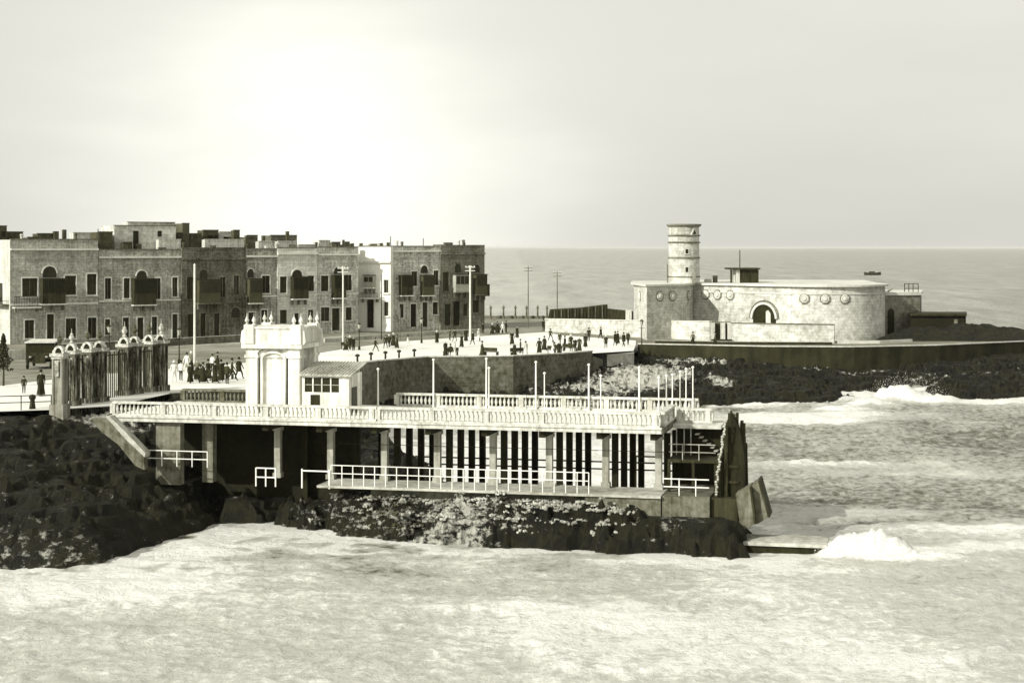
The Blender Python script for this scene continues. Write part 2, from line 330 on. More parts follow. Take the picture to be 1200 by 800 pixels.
# ---------------------------------------------------------------- rocks and terrain
PIER = Frame((8.54, 97.5), (.9757, -.2195))
def rocks():
    xs = np.arange(-70, 100, .26); ys = np.arange(86, 236, .30); X, Y = np.meshgrid(xs, ys)
    ins = pip(X, Y, COASTP); d = pdist(X, Y, COAST); sd = np.where(ins, d, -d)
    wob = (fbm(X * .22, Y * .22, 4, 2) - .48) * 3.2
    uu_ = (X - PIER.O.x) * PIER.a.x + (Y - PIER.O.y) * PIER.a.y; wob = np.where((Y < 128) & (uu_ > -26), wob * .4 + (ridge(X * .55, Y * .55, 4, 77) - .58) * 3.0, wob)
    rt = (Y > 160) & (X > 14)
    wob = np.where(rt, wob * 1.3 + (ridge(X * .12, Y * .10, 4, 91) - .62) * 13 * np.clip(1 - sd / 45, 0, 1), wob)
    sd = np.where(rt, sd + wob * np.clip((sd + 3) / 6, 0, 1), sd + wob * np.clip((sd + 4) / 4, 0, 1))
    px = X / Y * F_ + 600
    u = (X - PIER.O.x) * PIER.a.x + (Y - PIER.O.y) * PIER.a.y; v = (X - PIER.O.x) * PIER.b.x + (Y - PIER.O.y) * PIER.b.y
    left = 1 / (1 + np.exp((u + 27.5) / 1.3)) * (Y < 128)
    cap = np.where(Y < 128, 2.25 + .35 * np.sin(u * .55), 2.0) + left * 3.4
    cap = np.where((Y < 128) & (v > 1.5) & (u > -30), np.maximum(.6, 2.5 - (v - 1.5) * .8), cap)
    cap = np.where((Y < 128) & (u > -5) & (u < 1), np.minimum(cap, 1.9), cap)
    run = np.where(left > .5, 17, np.where(Y < 128, 1.9, 22))
    base = cap * np.clip(sd / run, -1, 1) ** 1
    base = np.where(sd < 0, sd * .8, cap * np.clip(sd / run, 0, 1) ** .62)
    rg = ridge(X * .16, Y * .16, 5, 8) - .55
    det = ridge(X * .6, Y * .6, 4, 18) - .5
    h = base + np.clip(sd / 2, 0, 1) * (rg * np.where(left > .5, 2.4, np.where(Y < 128, .5, 1.2)) + det * 1.1 + (ridge(X * 1.3, Y * 1.3, 3, 40) - .5) * .8)
    h = h + np.clip(sd, 0, 1) * (np.abs(fbm(X * .9, Y * .9, 4, 61) - .47) * -2.2 + .25) * np.where(Y < 128, .8, 1)
    q = .7; ph = (h + .5 * rg) / q; fr = ph - np.floor(ph); hq = (np.floor(ph) + np.clip((fr - .4) / .2, 0, 1)) * q - .5 * rg
    h = np.where(sd > 0, h * .35 + hq * .65, h)
    land = pip(X, Y, LAND)
    de = np.minimum(pdist(X, Y, EDGE), pdist(X, Y, EDGE2))
    zgv = np.where(Y <= 125, 6.3, np.where(Y >= 215, 4.1, 6.3 - (Y - 125) * 2.2 / 90))
    h = np.where(land, np.minimum(h, zgv - 1.0), h)
    cl = (~land) & (left > .3) & (de < 3.5); h = np.where(cl, np.maximum(h, (zgv - .35) - de * .55 + det * .5), h)
    h = np.where((~land) , np.minimum(h, zgv - .3), h)
    under = (v > -.8) & (v < 10.5) & (u > -31) & (u < 6)
    h = np.where(under, np.minimum(h, 2.3), h)
    h = np.where((u > -1) & (v < 3) & (Y < 128), np.minimum(h, 1.7), h)
    m = mat('dark_wet_rock', .009, .85, 1.5, 1.0, .75)
    [n for n in m.node_tree.nodes if n.type == 'BUMP'][0].inputs['Distance'].default_value = .6
    t = m.node_tree
    # pale dry patches on the foreshore ledges (limestone bleached above the wash line) and highlights painted on the left cliff
    p = [n for n in t.nodes if n.type == 'BSDF_PRINCIPLED'][0]
    at = t.nodes.new('ShaderNodeAttribute'); at.attribute_name = 'foam'
    tcn = t.nodes.new('ShaderNodeTexCoord'); nz = t.nodes.new('ShaderNodeTexNoise'); nz.inputs['Scale'].default_value = .9; nz.inputs['Detail'].default_value = 9; nz.inputs['Roughness'].default_value = .75
    mpn = t.nodes.new('ShaderNodeMapping'); mpn.inputs['Scale'].default_value = (1.5, .9, 2.6); t.links.new(tcn.outputs['Object'], mpn.inputs[0]); t.links.new(mpn.outputs[0], nz.inputs[0])
    f = mth(t, 'ADD', at.outputs['Fac'], nz.outputs[0])
    cr = t.nodes.new('ShaderNodeValToRGB'); t.links.new(f, cr.inputs[0]); e = cr.color_ramp.elements; e[0].position = .70; e[0].color = (0, 0, 0, 1); e[1].position = .80; e[1].color = (1, 1, 1, 1)
    old = p.inputs['Base Color'].links[0].from_socket
    mx = t.nodes.new('ShaderNodeMix'); mx.data_type = 'RGBA'; t.links.new(cr.outputs[0], mx.inputs[0]); t.links.new(old, mx.inputs[6]); mx.inputs[7].default_value = tone(.42)
    t.links.new(mx.outputs[2], p.inputs['Base Color'])
    A = np.zeros_like(X)
    for qx, qy, rx, ry, a in ((765, 444, 6, 9, .30), (720, 452, 6, 7, .26), (815, 432, 5, 5, .28), (700, 462, 8, 4, .2), (640, 455, 6, 4, .12), (845, 448, 1.5, 4, .25), (1000, 433, 9, 1.5, .16), (1160, 436, 12, 1.5, .18), (900, 432, 8, 1.3, .12)):
        x, y = P(qx, (H_ - 1.5) * F_ / (qy - HZ)); A += a * .8 * np.exp(-(((X - x) / rx) ** 2 + ((Y - y) / ry) ** 2) ** 2)
    for qx, qy, rx, ry, a in ((470, 600, 5, 3, .11), (560, 605, 4, 2, .13), (690, 600, 5, 2, .15), (800, 610, 3, 2, .10), (380, 590, 3, 2, .08), (50, 560, 5, 3, .12), (60, 630, 4, 1.2, .07), (125, 560, 4, 2, .12), (20, 548, 3, 1.5, .15)):  # left-cliff entries paint highlights on its ledges; the others are pale stone
        x, y = P(qx, (H_ - 1.5) * F_ / (qy - HZ)); A += a * np.exp(-(((X - x) / rx) ** 2 + ((Y - y) / ry) ** 2) ** 2)
    A += .07 + .03 * left
    o = gridmesh('rocks', X, Y, h, m, A, smooth=False); o['kind'] = 'structure'
    return X, Y, h
RX, RY, RH = rocks()
def rh(x, y):
    i = int(round((y - RY[0, 0]) / .30)); j = int(round((x - RX[0, 0]) / .26))
    return float(RH[min(max(i, 0), RH.shape[0] - 1), min(max(j, 0), RH.shape[1] - 1)])

sheet('ground', LAND, M_road, 0)
PROM = EDGE + [G(742, 411), G(745, 404), G(745, 399), G(660, 393), G(640, 389)] + [G(*p) for p in ((560, 394), (470, 400), (400, 409), (360, 416), (300, 424), (200, 432), (100, 440), (0, 452), (-500, 462))]
sheet('promenade', PROM, M_paving, .006)
WALK = EDGE2 + [G(1420, 394), G(1200, 396), G(1050, 401), G(980, 400.5), G(745, 399)]
sheet('path', WALK, M_path, .004)
# pale footpath in front of the houses
def strip_poly(a, b): return a + b[::-1]
sheet('pavement', strip_poly([G(*p) for p in ((-200, 428), (12, 417), (200, 407.5), (420, 397), (568, 389))], [G(*p) for p in ((-200, 422), (12, 411), (200, 402.5), (420, 393), (568, 386))]), mat('grey_pavement', .30, .4, .5), .008)

def wall_line(name, label, pts, zt, zb, th, m, coping=None, cop_m=None, cat='wall'):
    """a wall following plan points; zt/zb are functions of y or numbers"""
    c = pts[len(pts) // 2]; gt = (lambda y: zt) if not callable(zt) else zt; gb = (lambda y: zb) if not callable(zb) else zb
    t = thing(name, label, cat, (c[0], c[1], gb(c[1])))
    def ribbon(off0, off1, ft, fb):
        bm = BM(); L_ = []; 
        for i, p in enumerate(pts):
            a = pts[max(0, i - 1)]; b = pts[min(len(pts) - 1, i + 1)]; d = Vector((b[0] - a[0], b[1] - a[1])).normalized(); n = Vector((d.y, -d.x))
            q0 = Vector(p) + n * off0; q1 = Vector(p) + n * off1; y = p[1]
            L_.append([bm.verts.new((q0.x, q0.y, fb(y))), bm.verts.new((q0.x, q0.y, ft(y))), bm.verts.new((q1.x, q1.y, ft(y))), bm.verts.new((q1.x, q1.y, fb(y)))])
        for A, B in zip(L_, L_[1:]):
            for k in range(4): bm.faces.new((A[k], A[(k + 1) % 4], B[(k + 1) % 4], B[k]))
        bm.faces.new(L_[0]); bm.faces.new(L_[-1][::-1]); return bm
    mk('wall_body', ribbon(th / 2, -th / 2, gt, gb), m, t, True)
    if coping: mk('coping', ribbon(th / 2 + .08, -th / 2 - .08, lambda y: gt(y) + coping, lambda y: gt(y) + .002), cop_m or M_pale, t, True)
    return t
wall_line('sea_wall', 'long grey masonry sea wall under the promenade above the bay rocks', EDGE[8:], lambda y: zg(y) + .25, 0.2, .5, M_seawall, .12, M_pale)
wall_line('sea_wall', 'hidden short sea wall behind the white arched pavilion and the deck', EDGE[5:9], lambda y: zg(y) + .02, 2, .5, M_seawall)
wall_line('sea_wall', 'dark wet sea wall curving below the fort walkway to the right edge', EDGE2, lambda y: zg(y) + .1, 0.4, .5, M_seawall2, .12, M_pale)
# ramp from promenade down to rocks
def ramp():
    a = EDGE[-1]; b = EDGE2[0]
    t = thing('sea_wall', 'short stepped wall with a pale landing at the outer corner of the promenade', 'wall', (a[0], a[1], .5))
    bm = BM(); vprism(bm, [(0, 0), (4.6, 0), (4.6, 2.9), (0, 3.6)], -.3, .3); bm.transform(Matrix.Translation((a[0], a[1] - .4, .5)) @ Matrix.Rotation(R(72), 4, 'Z')); mk('wall_body', bm, M_seawall, t, True)
    bm = BM(); x, y = G(742, 411); prism(bm, [(a[0] + 2.2, a[1] + 4), (x, y - 1.5), (x + .3, y + 3.5), (a[0] + .5, a[1] + 9)], 1.0, 4.0); mk('landing', bm, M_concpale, t, True)
ramp()

# ---------------------------------------------------------------- railings and balustrades
def railing(name, label, F, u0, u1, v, z, h=1.05, n=5, r=.035, rails=(1, .5), m=None, cat='railing', group=None, zf=None):
    m = m or M_rail; x, y = F.w((u0 + u1) / 2, v)
    t = thing(name, label, cat, (x, y, z), F.rz, group); hl = (u1 - u0) / 2
    for k in rails:
        bm = tube(BM(), (-hl, 0, h * k), (hl, 0, h * k), r); mk('rail', bm, m, t)
    for i in range(n):
        q = -hl + 2 * hl * i / (n - 1); mk('post', tube(BM(), (q, 0, 0), (q, 0, h), r * 1.15), m, t)
    return t
BAL = None
def balustrade(label, F, u0, u1, v, z, h=.86, pitch=.275, flip=False, pier_every=9, m=M_pale):
    global BAL
    x, y = F.w((u0 + u1) / 2, v); t = thing('stone_balustrade', label, 'balustrade', (x, y, z), F.rz, 'balustrades round the pier deck'); hl = abs(u1 - u0) / 2
    mk('plinth', box(BM(), -hl, hl, -.17, .17, 0, .12), m, t)
    mk('handrail', box(BM(), -hl - .02, hl + .02, -.19, .19, h - .13, h), m, t)
    n = int(2 * hl / pitch)
    if BAL is None:
        bm = lathe(BM(), [(.07, .122), (.07, .17), (.045, .2), (.095, .34), (.10, .42), (.05, .6), (.045, .66), (.07, .70), (.07, h - .132)], n=8)
        BAL = bm
        o = mk('baluster', bm, m, t, smooth=True); BAL = o.data; COL.objects.unlink(o); bpy.data.objects.remove(o)
    for i in range(n + 1):
        q = -hl + 2 * hl * i / n
        if i % pier_every == 0: mk('pedestal', box(BM(), q - .16, q + .16, -.15, .15, .122, h - .132), m, t)
        else:
            o = bpy.data.objects.new('baluster', BAL); COL.objects.link(o); o.parent = t; o.location = (q, 0, 0)
            if m is not M_pale: o.material_slots[0].link = 'OBJECT'; o.material_slots[0].material = m
    return t

# ---------------------------------------------------------------- the bathing pier
ZD, ZL = 6.70, 2.85
def pier():
    F = PIER; t = thing('bathing_pier', 'long white decked bathing pier on rows of square columns and shade-coloured posts', 'pier', (F.O.x, F.O.y, 0), F.rz)
    L_ = -34.0; DP = 9.9
    mk('deck', box(BM(), L_, 0, .0, DP, ZD - .22, ZD), M_deck, t)
    mk('deck_joist', box(BM(), L_ + .2, -.2, 5.2, 5.4, ZD - .5, ZD - .222), M_timb2, t)
    mk('fascia', box(BM(), L_ - .05, .06, -.12, -.002, ZD - .34, ZD + .02), M_pale, t)
    mk('fascia_moulding', box(BM(), L_ - .02, .04, -.2, -.122, ZD - .1, ZD + .03), M_pale, t)
    mk('fascia', box(BM(), .002, .12, -.12, DP, ZD - .34, ZD + .02), M_conc, t)
    # beams below
    for i, px in enumerate((326, 388, 451, 513, 578, 644, 710, 775)):
        u = F.u(px, 2.5)[0]
        if px == 775: u = -.5
        mk('cross_beam', box(BM(), u - .18, u + .18, .25, DP - .1, ZD - .75, ZD - .222), M_timb2, t)
        bm = box(BM(), u - .19, u + .19, 2.3, 2.7, ZL, ZD - .752); box(bm, u - .27, u + .27, 2.22, 2.78, ZD - .95, ZD - .755); box(bm, u - .26, u + .26, 2.23, 2.77, ZL + .002, ZL + .3)
        mk('column', bm, mat('column_render', .34, .35, 2, .2, streak=.4), t)
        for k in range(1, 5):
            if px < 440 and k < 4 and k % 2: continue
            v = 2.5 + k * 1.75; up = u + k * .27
            mk('post', box(BM(), up - .18, up + .18, v - .18, v + .18, -1 if u > -23 else 1, ZD - .752), M_timb2, t)  # back rows are columns in shade; the shade is put into this colour
    # lower walkway along the front
    mk('walkway', box(BM(), -20.6, 0, -.35, 2.95, ZL - .14, ZL), M_concpale, t)
    mk('retaining_wall', box(BM(), -4.4, -.02, -.2, 1.5, .6, ZL - .142), M_conc, t)
    mk('retaining_wall', box(BM(), -17.5, -4.5, .5, 1.5, 1.0, ZL - .142), M_conc, t)
    # rear low beam
    for z in (3.5, 3.05):
        mk('rear_rail', tube(BM(), (-17, DP - .6, z), (0, DP - .6, z), .05), M_iron, t)
    mk('rear_rail', tube(BM(), (-20, 1.9, ZL + 2.25), (0, 1.9, ZL + 2.25), .018), M_iron, t)
    # back wall, shore end: black colour stands in for deep shade
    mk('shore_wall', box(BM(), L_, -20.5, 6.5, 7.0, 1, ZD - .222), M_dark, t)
    mk('shore_wall', box(BM(), -31.2, -29.6, .3, .9, 2.5, ZD - .222), M_conc, t)
    mk('shore_pier', box(BM(), -28.8, -28.1, 1.8, 2.4, 2.5, ZD - .5), M_conc, t)
    return t
pier()
F = PIER
balustrade('white front balustrade along the shore half of the pier deck, below the pavilion', F, -33.9, -17.0, .05, ZD, pier_every=12, m=M_pale)
balustrade('white front balustrade facing the sea along the outer half of the pier deck', F, -16.9, -.1, .05, ZD, pier_every=12, m=M_pale)
balustrade('rear balustrade of the deck right of the kiosk, with tall poles along it', F, -18.6, 1.0, 9.7, ZD, pier_every=10)
balustrade('shade-coloured rear balustrade of the deck, between the dark pillars and the arched pavilion', F, -33.5, -24.2, 9.7, ZD, pier_every=10, m=M_conc)  # darker material paints this rear run as shaded
ER = Frame(F.w(-.05, 0), (F.b.x, F.b.y))
balustrade('short balustrade on the outer end of the pier deck, seen nearly edge on', ER, .5, 5.4, 0, ZD, pier_every=8)
balustrade('short balustrade on the stair landing right of the pier deck', F, .35, 2.35, 5.4, ZD - .2, pier_every=6)
RH_ = 1.15
railing('metal_railing', 'long white two bar railing along the lower walkway under the pier', F, F.u(388, -.2)[0], F.u(690, -.2)[0], -.2, ZL, 1.2, 24, .028, (1, .6))
railing('metal_railing', 'white railing with one bent post left of the first lower walkway steps', F, F.u(354, -.3)[0], F.u(386, -.3)[0], -.3, ZL - .2, 1.15, 2, .045, (.9,))
railing('metal_railing', 'white two bar railing by the stone wall below the shore end of the deck', F, F.u(172, -.3)[0], F.u(243, -.3)[0], -.3, 3.7, .95, 5, .03, (1, .5))
railing('metal_railing', 'small white railing beside the foot of the leftmost column under the deck', F, F.u(300, .2)[0], F.u(323, .2)[0], .2, 2.6, 1.1, 3, .04, (1, .5))
railing('metal_railing', 'dark two bar railing with one post in the last open bay of the pier', F, F.u(745, 4)[0], F.u(775, 4)[0], 4, ZL - .2, 1.9, 2, .05, (1, .8), M_iron)

def steps_wall():
    F = PIER; t = thing('ramp_wall', 'grey sloping flank wall of the steps going down at the shore end of the pier', 'wall', (*F.w(-33.5, -2), 3), F.rz)
    u = lambda px, py, v=-1.5: F.uz(px, py, v)
    o = [u(108, 490), u(128, 490), u(150, 512), u(170, 532), u(171, 550), u(160, 545), u(140, 520), u(120, 505)]
    bm = vprism(BM(), o, -1.7, -1.2); bm.transform(Matrix.Translation((F.O.x, F.O.y, 0)) @ Matrix.Rotation(F.rz, 4, 'Z') if False else Matrix.Translation((F.O.x, F.O.y, 0)) @ Matrix.Rotation(F.rz, 4, 'Z'))
    mk('flank', bm, M_conc, t, True)
    o = [u(126, 487), u(131, 487), u(152, 508), u(173, 530), u(172, 535), u(150, 514)]
    bm = vprism(BM(), o, -1.8, -1.1); bm.transform(Matrix.Translation((F.O.x, F.O.y, 0)) @ Matrix.Rotation(F.rz, 4, 'Z')); mk('coping', bm, M_concpale, t, True)
steps_wall()

# stair annex and timber screen on the outer end
def annex():
    F = PIER; t = thing('sea_stair', 'dark open stair with landings and white rails on the outer end of the pier', 'stairs', (*F.w(1.6, 3), .5), F.rz)
    def b(*a): 
        bm = box(BM(), *a); bm.transform(Matrix.Translation((F.O.x, F.O.y, 0)) @ Matrix.Rotation(F.rz, 4, 'Z')); return bm
    mk('landing', b(.14, 3.0, 4.0, 8.5, ZD - .42, ZD - .21), M_pale, t, True)
    mk('landing', b(.14, 3.0, 1.6, 5.0, 4.55, 4.7), M_timber, t, True)
    mk('base_wall', b(.04, 2.75, -.1, 5.5, 1.05, ZL - .02), M_conc, t, True)
    mk('base_wall', b(2.76, 4.3, .2, 5.5, .4, ZL - .1), M_timber, t, True)
    mk('back_wall', b(.2, 3.2, 5.0, 5.2, ZL, ZD - .43), M_timb2, t, True)
    for i in range(8):
        mk('step', b(1.5 + i * .22, 1.72 + i * .22, 3.6, 4.4, 5.95 - i * .19, 6.0 - i * .19), M_concpale, t, True)
    for u in (.2, 1.6, 2.9): mk('post', b(u - .08, u + .08, 1.7, 1.9, ZL, 4.55), M_timber, t, True)
    T = Matrix.Translation((F.O.x, F.O.y, 0)) @ Matrix.Rotation(F.rz, 4, 'Z')
    for z in (ZL + .5, ZL + .95): bm = tube(BM(), (.1, .1, z), (2.7, .1, z), .035); bm.transform(T); mk('rail', bm, M_rail, t, True)
    for z in (5.15, 5.6): bm = tube(BM(), (.2, 1.7, z), (2.9, 1.7, z), .03); bm.transform(T); mk('rail', bm, M_concpale, t, True)
    for u in (1.0, 1.95): bm = tube(BM(), (u, .1, ZL), (u, .1, ZL + 1.0), .035); bm.transform(T); mk('rail_post', bm, M_rail, t, True)
    for u in (1.0, 1.95): bm = tube(BM(), (u, 1.7, 4.7), (u, 1.7, 5.6), .03); bm.transform(T); mk('rail_post', bm, M_concpale, t, True)
    for u in (.35, .8, 1.2): bm = tube(BM(), (u, 4.1, 4.7), (u, 4.1, 6.3), .035); bm.transform(T); mk('upright', bm, M_concpale, t, True)
    # timber screen
    s = thing('timber_screen', 'tall peaked screen of weathered dark planks at the seaward corner of the pier', 'screen', (*F.w(3.6, .8), ZL - .3), F.rz)
    uz = lambda px, py: F.uz(px, py, .8)
    prof = [(838, 560), (842, 530), (846, 508), (850, 490), (856, 479), (861, 486), (866, 500), (870, 518), (872, 535)]
    core = vprism(BM(), [uz(x_, y_ + 6) for x_, y_ in [(839, 584)] + prof + [(872, 584)]], 1.15, 1.9); core.transform(T); mk('core', core, M_timb2, s, True)
    rnd = random.Random(3); px = 838.5
    while px < 871:
        i = max(k for k in range(len(prof) - 1) if prof[k][0] <= px); a, c = prof[i], prof[i + 1]; yt = a[1] + (c[1] - a[1]) * (px - a[0]) / (c[0] - a[0]) + rnd.uniform(-4, 4)
        u0, zt = uz(px, yt); dv = rnd.uniform(-.25, .25) + (px - 838) * .03; w = rnd.uniform(.12, .2)
        bm = box(BM(), u0, u0 + w, .8 + dv, .9 + dv, ZL - .3, zt); bmesh.ops.rotate(bm, verts=bm.verts, cent=(u0, .8, ZL), matrix=Matrix.Rotation(R(rnd.uniform(-1.5, 1.5)), 3, 'Y')); bm.transform(T); mk('plank', bm, M_timber, s, True)
        px += rnd.uniform(2.0, 2.9)
    for z in (3.5, 4.4): bm = box(BM(), 3.0, 4.3, 1.05, 1.15, z, z + .15); bm.transform(T); mk('batten', bm, M_timber, s, True)
    bm = BM(); rnd = random.Random(5)
    for i in range(30):
        z = ZL + 4.3 * i / 30; u0 = F.u(839 + 12 * (i / 30) ** 1.3, .5)[0]; lathe(bm, [(.03, 0), (rnd.uniform(.06, .12), .08), (.03, .17)], (u0 + rnd.uniform(-.05, .05), .45 + rnd.uniform(-.05, .05), z), 5)
    bm.transform(T); mk('pale_edge', bm, M_concpale, s, True)  # pale beads running up the left edge of the screen
    # leaning slabs and low platform
    for (x0, x1, xb0, xb1, yt, yb, lab) in ((862, 878, 868, 884, 571, 622, 'leaning concrete slab nearest the base of the pier end'), (879, 888, 887, 900, 563, 614, 'outer leaning concrete slab with a dark gap beside it')):
        v = -.5 if x0 == 862 else .1
        c = F.uz(xb0, yb, v); o = thing('concrete_slab', lab, 'slab', (*F.w(c[0], v), c[1]), F.rz, 'leaning slabs at the pier end')
        q = [F.uz(xb0, yb, v), F.uz(xb1, yb - 8, v), F.uz(x1, yt, v), F.uz(x0, yt + 8, v)]
        bm = vprism(BM(), q, v, v + 2.2); bm.transform(T); mk('slab_body', bm, M_concpale if False else M_conc, o, True)
        a = F.uz(xb1, yb - 8, v); bb = F.uz(x1, yt, v)
        bm = vprism(BM(), [a, (a[0] + .1, a[1]), (bb[0] + .1, bb[1]), bb], v + .02, v + 2.1); bm.transform(T); mk('slab_edge', bm, M_timber, o, True)
    o = thing('landing_platform', 'low concrete landing platform awash beside the breaking wave', 'platform', (*F.w(6.5, 0), -.6), F.rz)
    u0 = F.u(872, -1.3)[0]; u1 = F.u(966, -1.3)[0]
    bm = box(BM(), u0, u1, -1.2, 1.3, -.8, .42); bm.transform(T); mk('platform_body', bm, M_timb2, o, True)
    bm = box(BM(), u0 - .05, u1 + .15, -1.35, 1.4, .422, .62); bm.transform(T); mk('platform_top', bm, M_concpale, o, True)
annex()

# tall poles along the deck
def poles():
    F = PIER; first = None
    L1 = {443: 'first', 508: 'second', 570: 'third', 628: 'fourth', 690: 'fifth', 749: 'sixth'}
    for px, yt, v in ((443, 433, 6), (508, 422, 9.4), (570, 421, 9.4), (573, 432, 7), (628, 425, 9.4), (638, 438, 7), (690, 428, 9.4), (704, 441, 7), (749, 431, 9.4),
                      (772, 443, 6), (781, 441, 6.6), (788, 440, 7.2), (797, 436, 7.8), (804, 433, 8.6), (812, 431, 9.4)):
        u, z = F.uz(px, yt, v); x, y = F.w(u, v)
        tall = px in L1; nth = ['leftmost', 'second', 'third', 'fourth', 'fifth', 'rightmost']
        lab = ('%s tall white pole from the kiosk along the rear balustrade of the deck' % L1[px]) if tall else ('%s of the six thin white poles at the outer end of the deck' % nth[[772, 781, 788, 797, 804, 812].index(px)] if px > 760 else 'short thin white pole beside the %s tall pole of the deck' % {573: 'third', 638: 'fourth', 704: 'fifth'}[px])
        t = thing('awning_pole', lab, 'pole', (x, y, ZD), 0, None if tall else ('thin poles at the deck end' if px > 760 else 'short poles on the deck'))
        mk('shaft', tube(BM(), (0, 0, 0), (0, 0, z - ZD), .065 if tall else .042, .05 if tall else .035, 8), M_rail, t)
        mk('cap', lathe(BM(), [(.09, 0), (.1, .05), (.03, .12)], (0, 0, z - ZD + .002), 8), M_rail, t)
poles()

# ---------------------------------------------------------------- white pavilion and kiosk
def arch_pts(cx, hw, z0, zs, n=12, rise=None):
    rise = hw if rise is None else rise
    return [(cx - hw, z0)] + [(cx - hw * math.cos(math.pi * i / n), zs + rise * math.sin(math.pi * i / n)) for i in range(n + 1)] + [(cx + hw, z0)]
def ring(bm, cx, hw, zs, w, y0, y1, n=14, rise=None):
    rise = hw if rise is None else rise
    for i in range(n):
        a, b = math.pi * i / n, math.pi * (i + 1) / n
        f = lambda t, k: (cx - (hw + k) * math.cos(t), zs + (rise + k) * math.sin(t))
        vprism(bm, [f(a, 0), f(a, w), f(b, w), f(b, 0)], y0, y1)
def urn(bm, c, s=1.0, n=8): return lathe(bm, [(.16 * s, 0), (.16 * s, .08 * s), (.06 * s, .14 * s), (.2 * s, .34 * s), (.22 * s, .46 * s), (.12 * s, .6 * s), (.14 * s, .66 * s), (.04 * s, .8 * s), (.02 * s, 1.15 * s)], c, n)
def pavilion():
    F = PIER; v = 3.2; u0, D = F.u(288, v); u1 = F.u(351, v)[0]; w = u1 - u0; hw = w / 2
    t = thing('arched_pavilion', 'tall white stone pavilion with an arched niche and urn finials on the deck', 'pavilion', (*F.w((u0 + u1) / 2, v), ZD), F.rz)
    zz = lambda py: Z(py, D) - ZD
    ht = zz(402); hp = zz(385)
    for sx in (-1, 1):
        for y0 in (0, w - .75):
            a = sx * hw; x0, x1 = (a, a + .75) if sx < 0 else (a - .75, a)
            bm = box(BM(), x0, x1, y0, y0 + .75, 0, ht - .3); box(bm, x0 - .06, x1 + .06, y0 - .06, y0 + .81, .002, .5); box(bm, x0 - .07, x1 + .07, y0 - .07, y0 + .82, ht - .9, ht - .72)
            mk('corner_pier', bm, M_white, t)
    mk('side_wall', box(BM(), -hw + .1, -hw + .35, .76, w - .76, 0, ht - .3), M_white, t)
    bm = BM(); box(bm, hw - .35, hw - .1, .76, w - .76, 0, ht - .3); mk('side_wall', bm, mat('shade_side_plaster', .36, .4, 2, .2), t)  # darker plaster puts the shade of the right side into its colour
    mk('back_wall', box(BM(), -hw + .76, hw - .76, w - .4, w - .2, 0, ht - .3), M_white, t)
    # front: niche wall with arch
    zi = zz(420); 
    bm = vprism(BM(), arch_pts(0, hw - 1.08, 0, zi, 14, .35), .3, .4); mk('niche_panel', bm, M_white, t)
    bm = BM(); ring(bm, 0, hw - 1.08, zi, .13, .05, .3, 14, .35); box(bm, -hw + .95, -hw + 1.08, .05, .3, 0, zi); box(bm, hw - 1.08, hw - .95, .05, .3, 0, zi); mk('niche_trim', bm, M_white, t)
    bm = BM(); box(bm, -hw + .76, hw - .76, .62, .8, 0, ht - .3); mk('niche_back', bm, M_timber, t)  # dark colour puts the niche's shade into its back
    mk('frieze', box(BM(), -hw + .76, hw - .76, .1, .3, zz(409), ht - .3), M_white, t)
    mk('tympanum', vprism(BM(), arch_pts(0, hw - .8, zz(419), zz(413.5), 12, .28), .2, .34), M_white, t)
    bm = BM(); ring(bm, 0, hw - .78, zz(413), .12, .02, .2, 14, .3); mk('hood', bm, M_white, t)
    mk('cornice', box(BM(), -hw - .22, hw + .22, -.22, w + .22, ht - .298, ht - .05), M_white, t)
    mk('attic', box(BM(), -hw + .05, hw - .05, .05, w - .05, ht - .048, hp), M_white, t)
    mk('attic_cap', box(BM(), -hw - .02, hw + .02, -.02, w + .02, hp + .002, hp + .12), M_white, t)
    for sx in (-1, 1):
        for y0 in (.0, w - .5):
            x0 = sx * (hw - .22); bm = box(BM(), x0 - .32, x0 + .32, y0 - .08, y0 + .56, ht - .03, hp + .25)
            mk('corner_block', bm, M_white, t)
            for q in (-.2, .2): mk('finial', urn(BM(), (x0 + q, y0 + .24 + q * .4, hp + .252), .62), M_white, t, smooth=False)
            # scroll bracket on the outside
            bm = vprism(BM(), [(sx * hw, ht - .4), (sx * (hw + .38), ht + .1), (sx * (hw + .3), ht + .75), (sx * hw, ht + 1.0)], y0 + .05, y0 + .4); mk('bracket', bm, M_white, t)
pavilion()
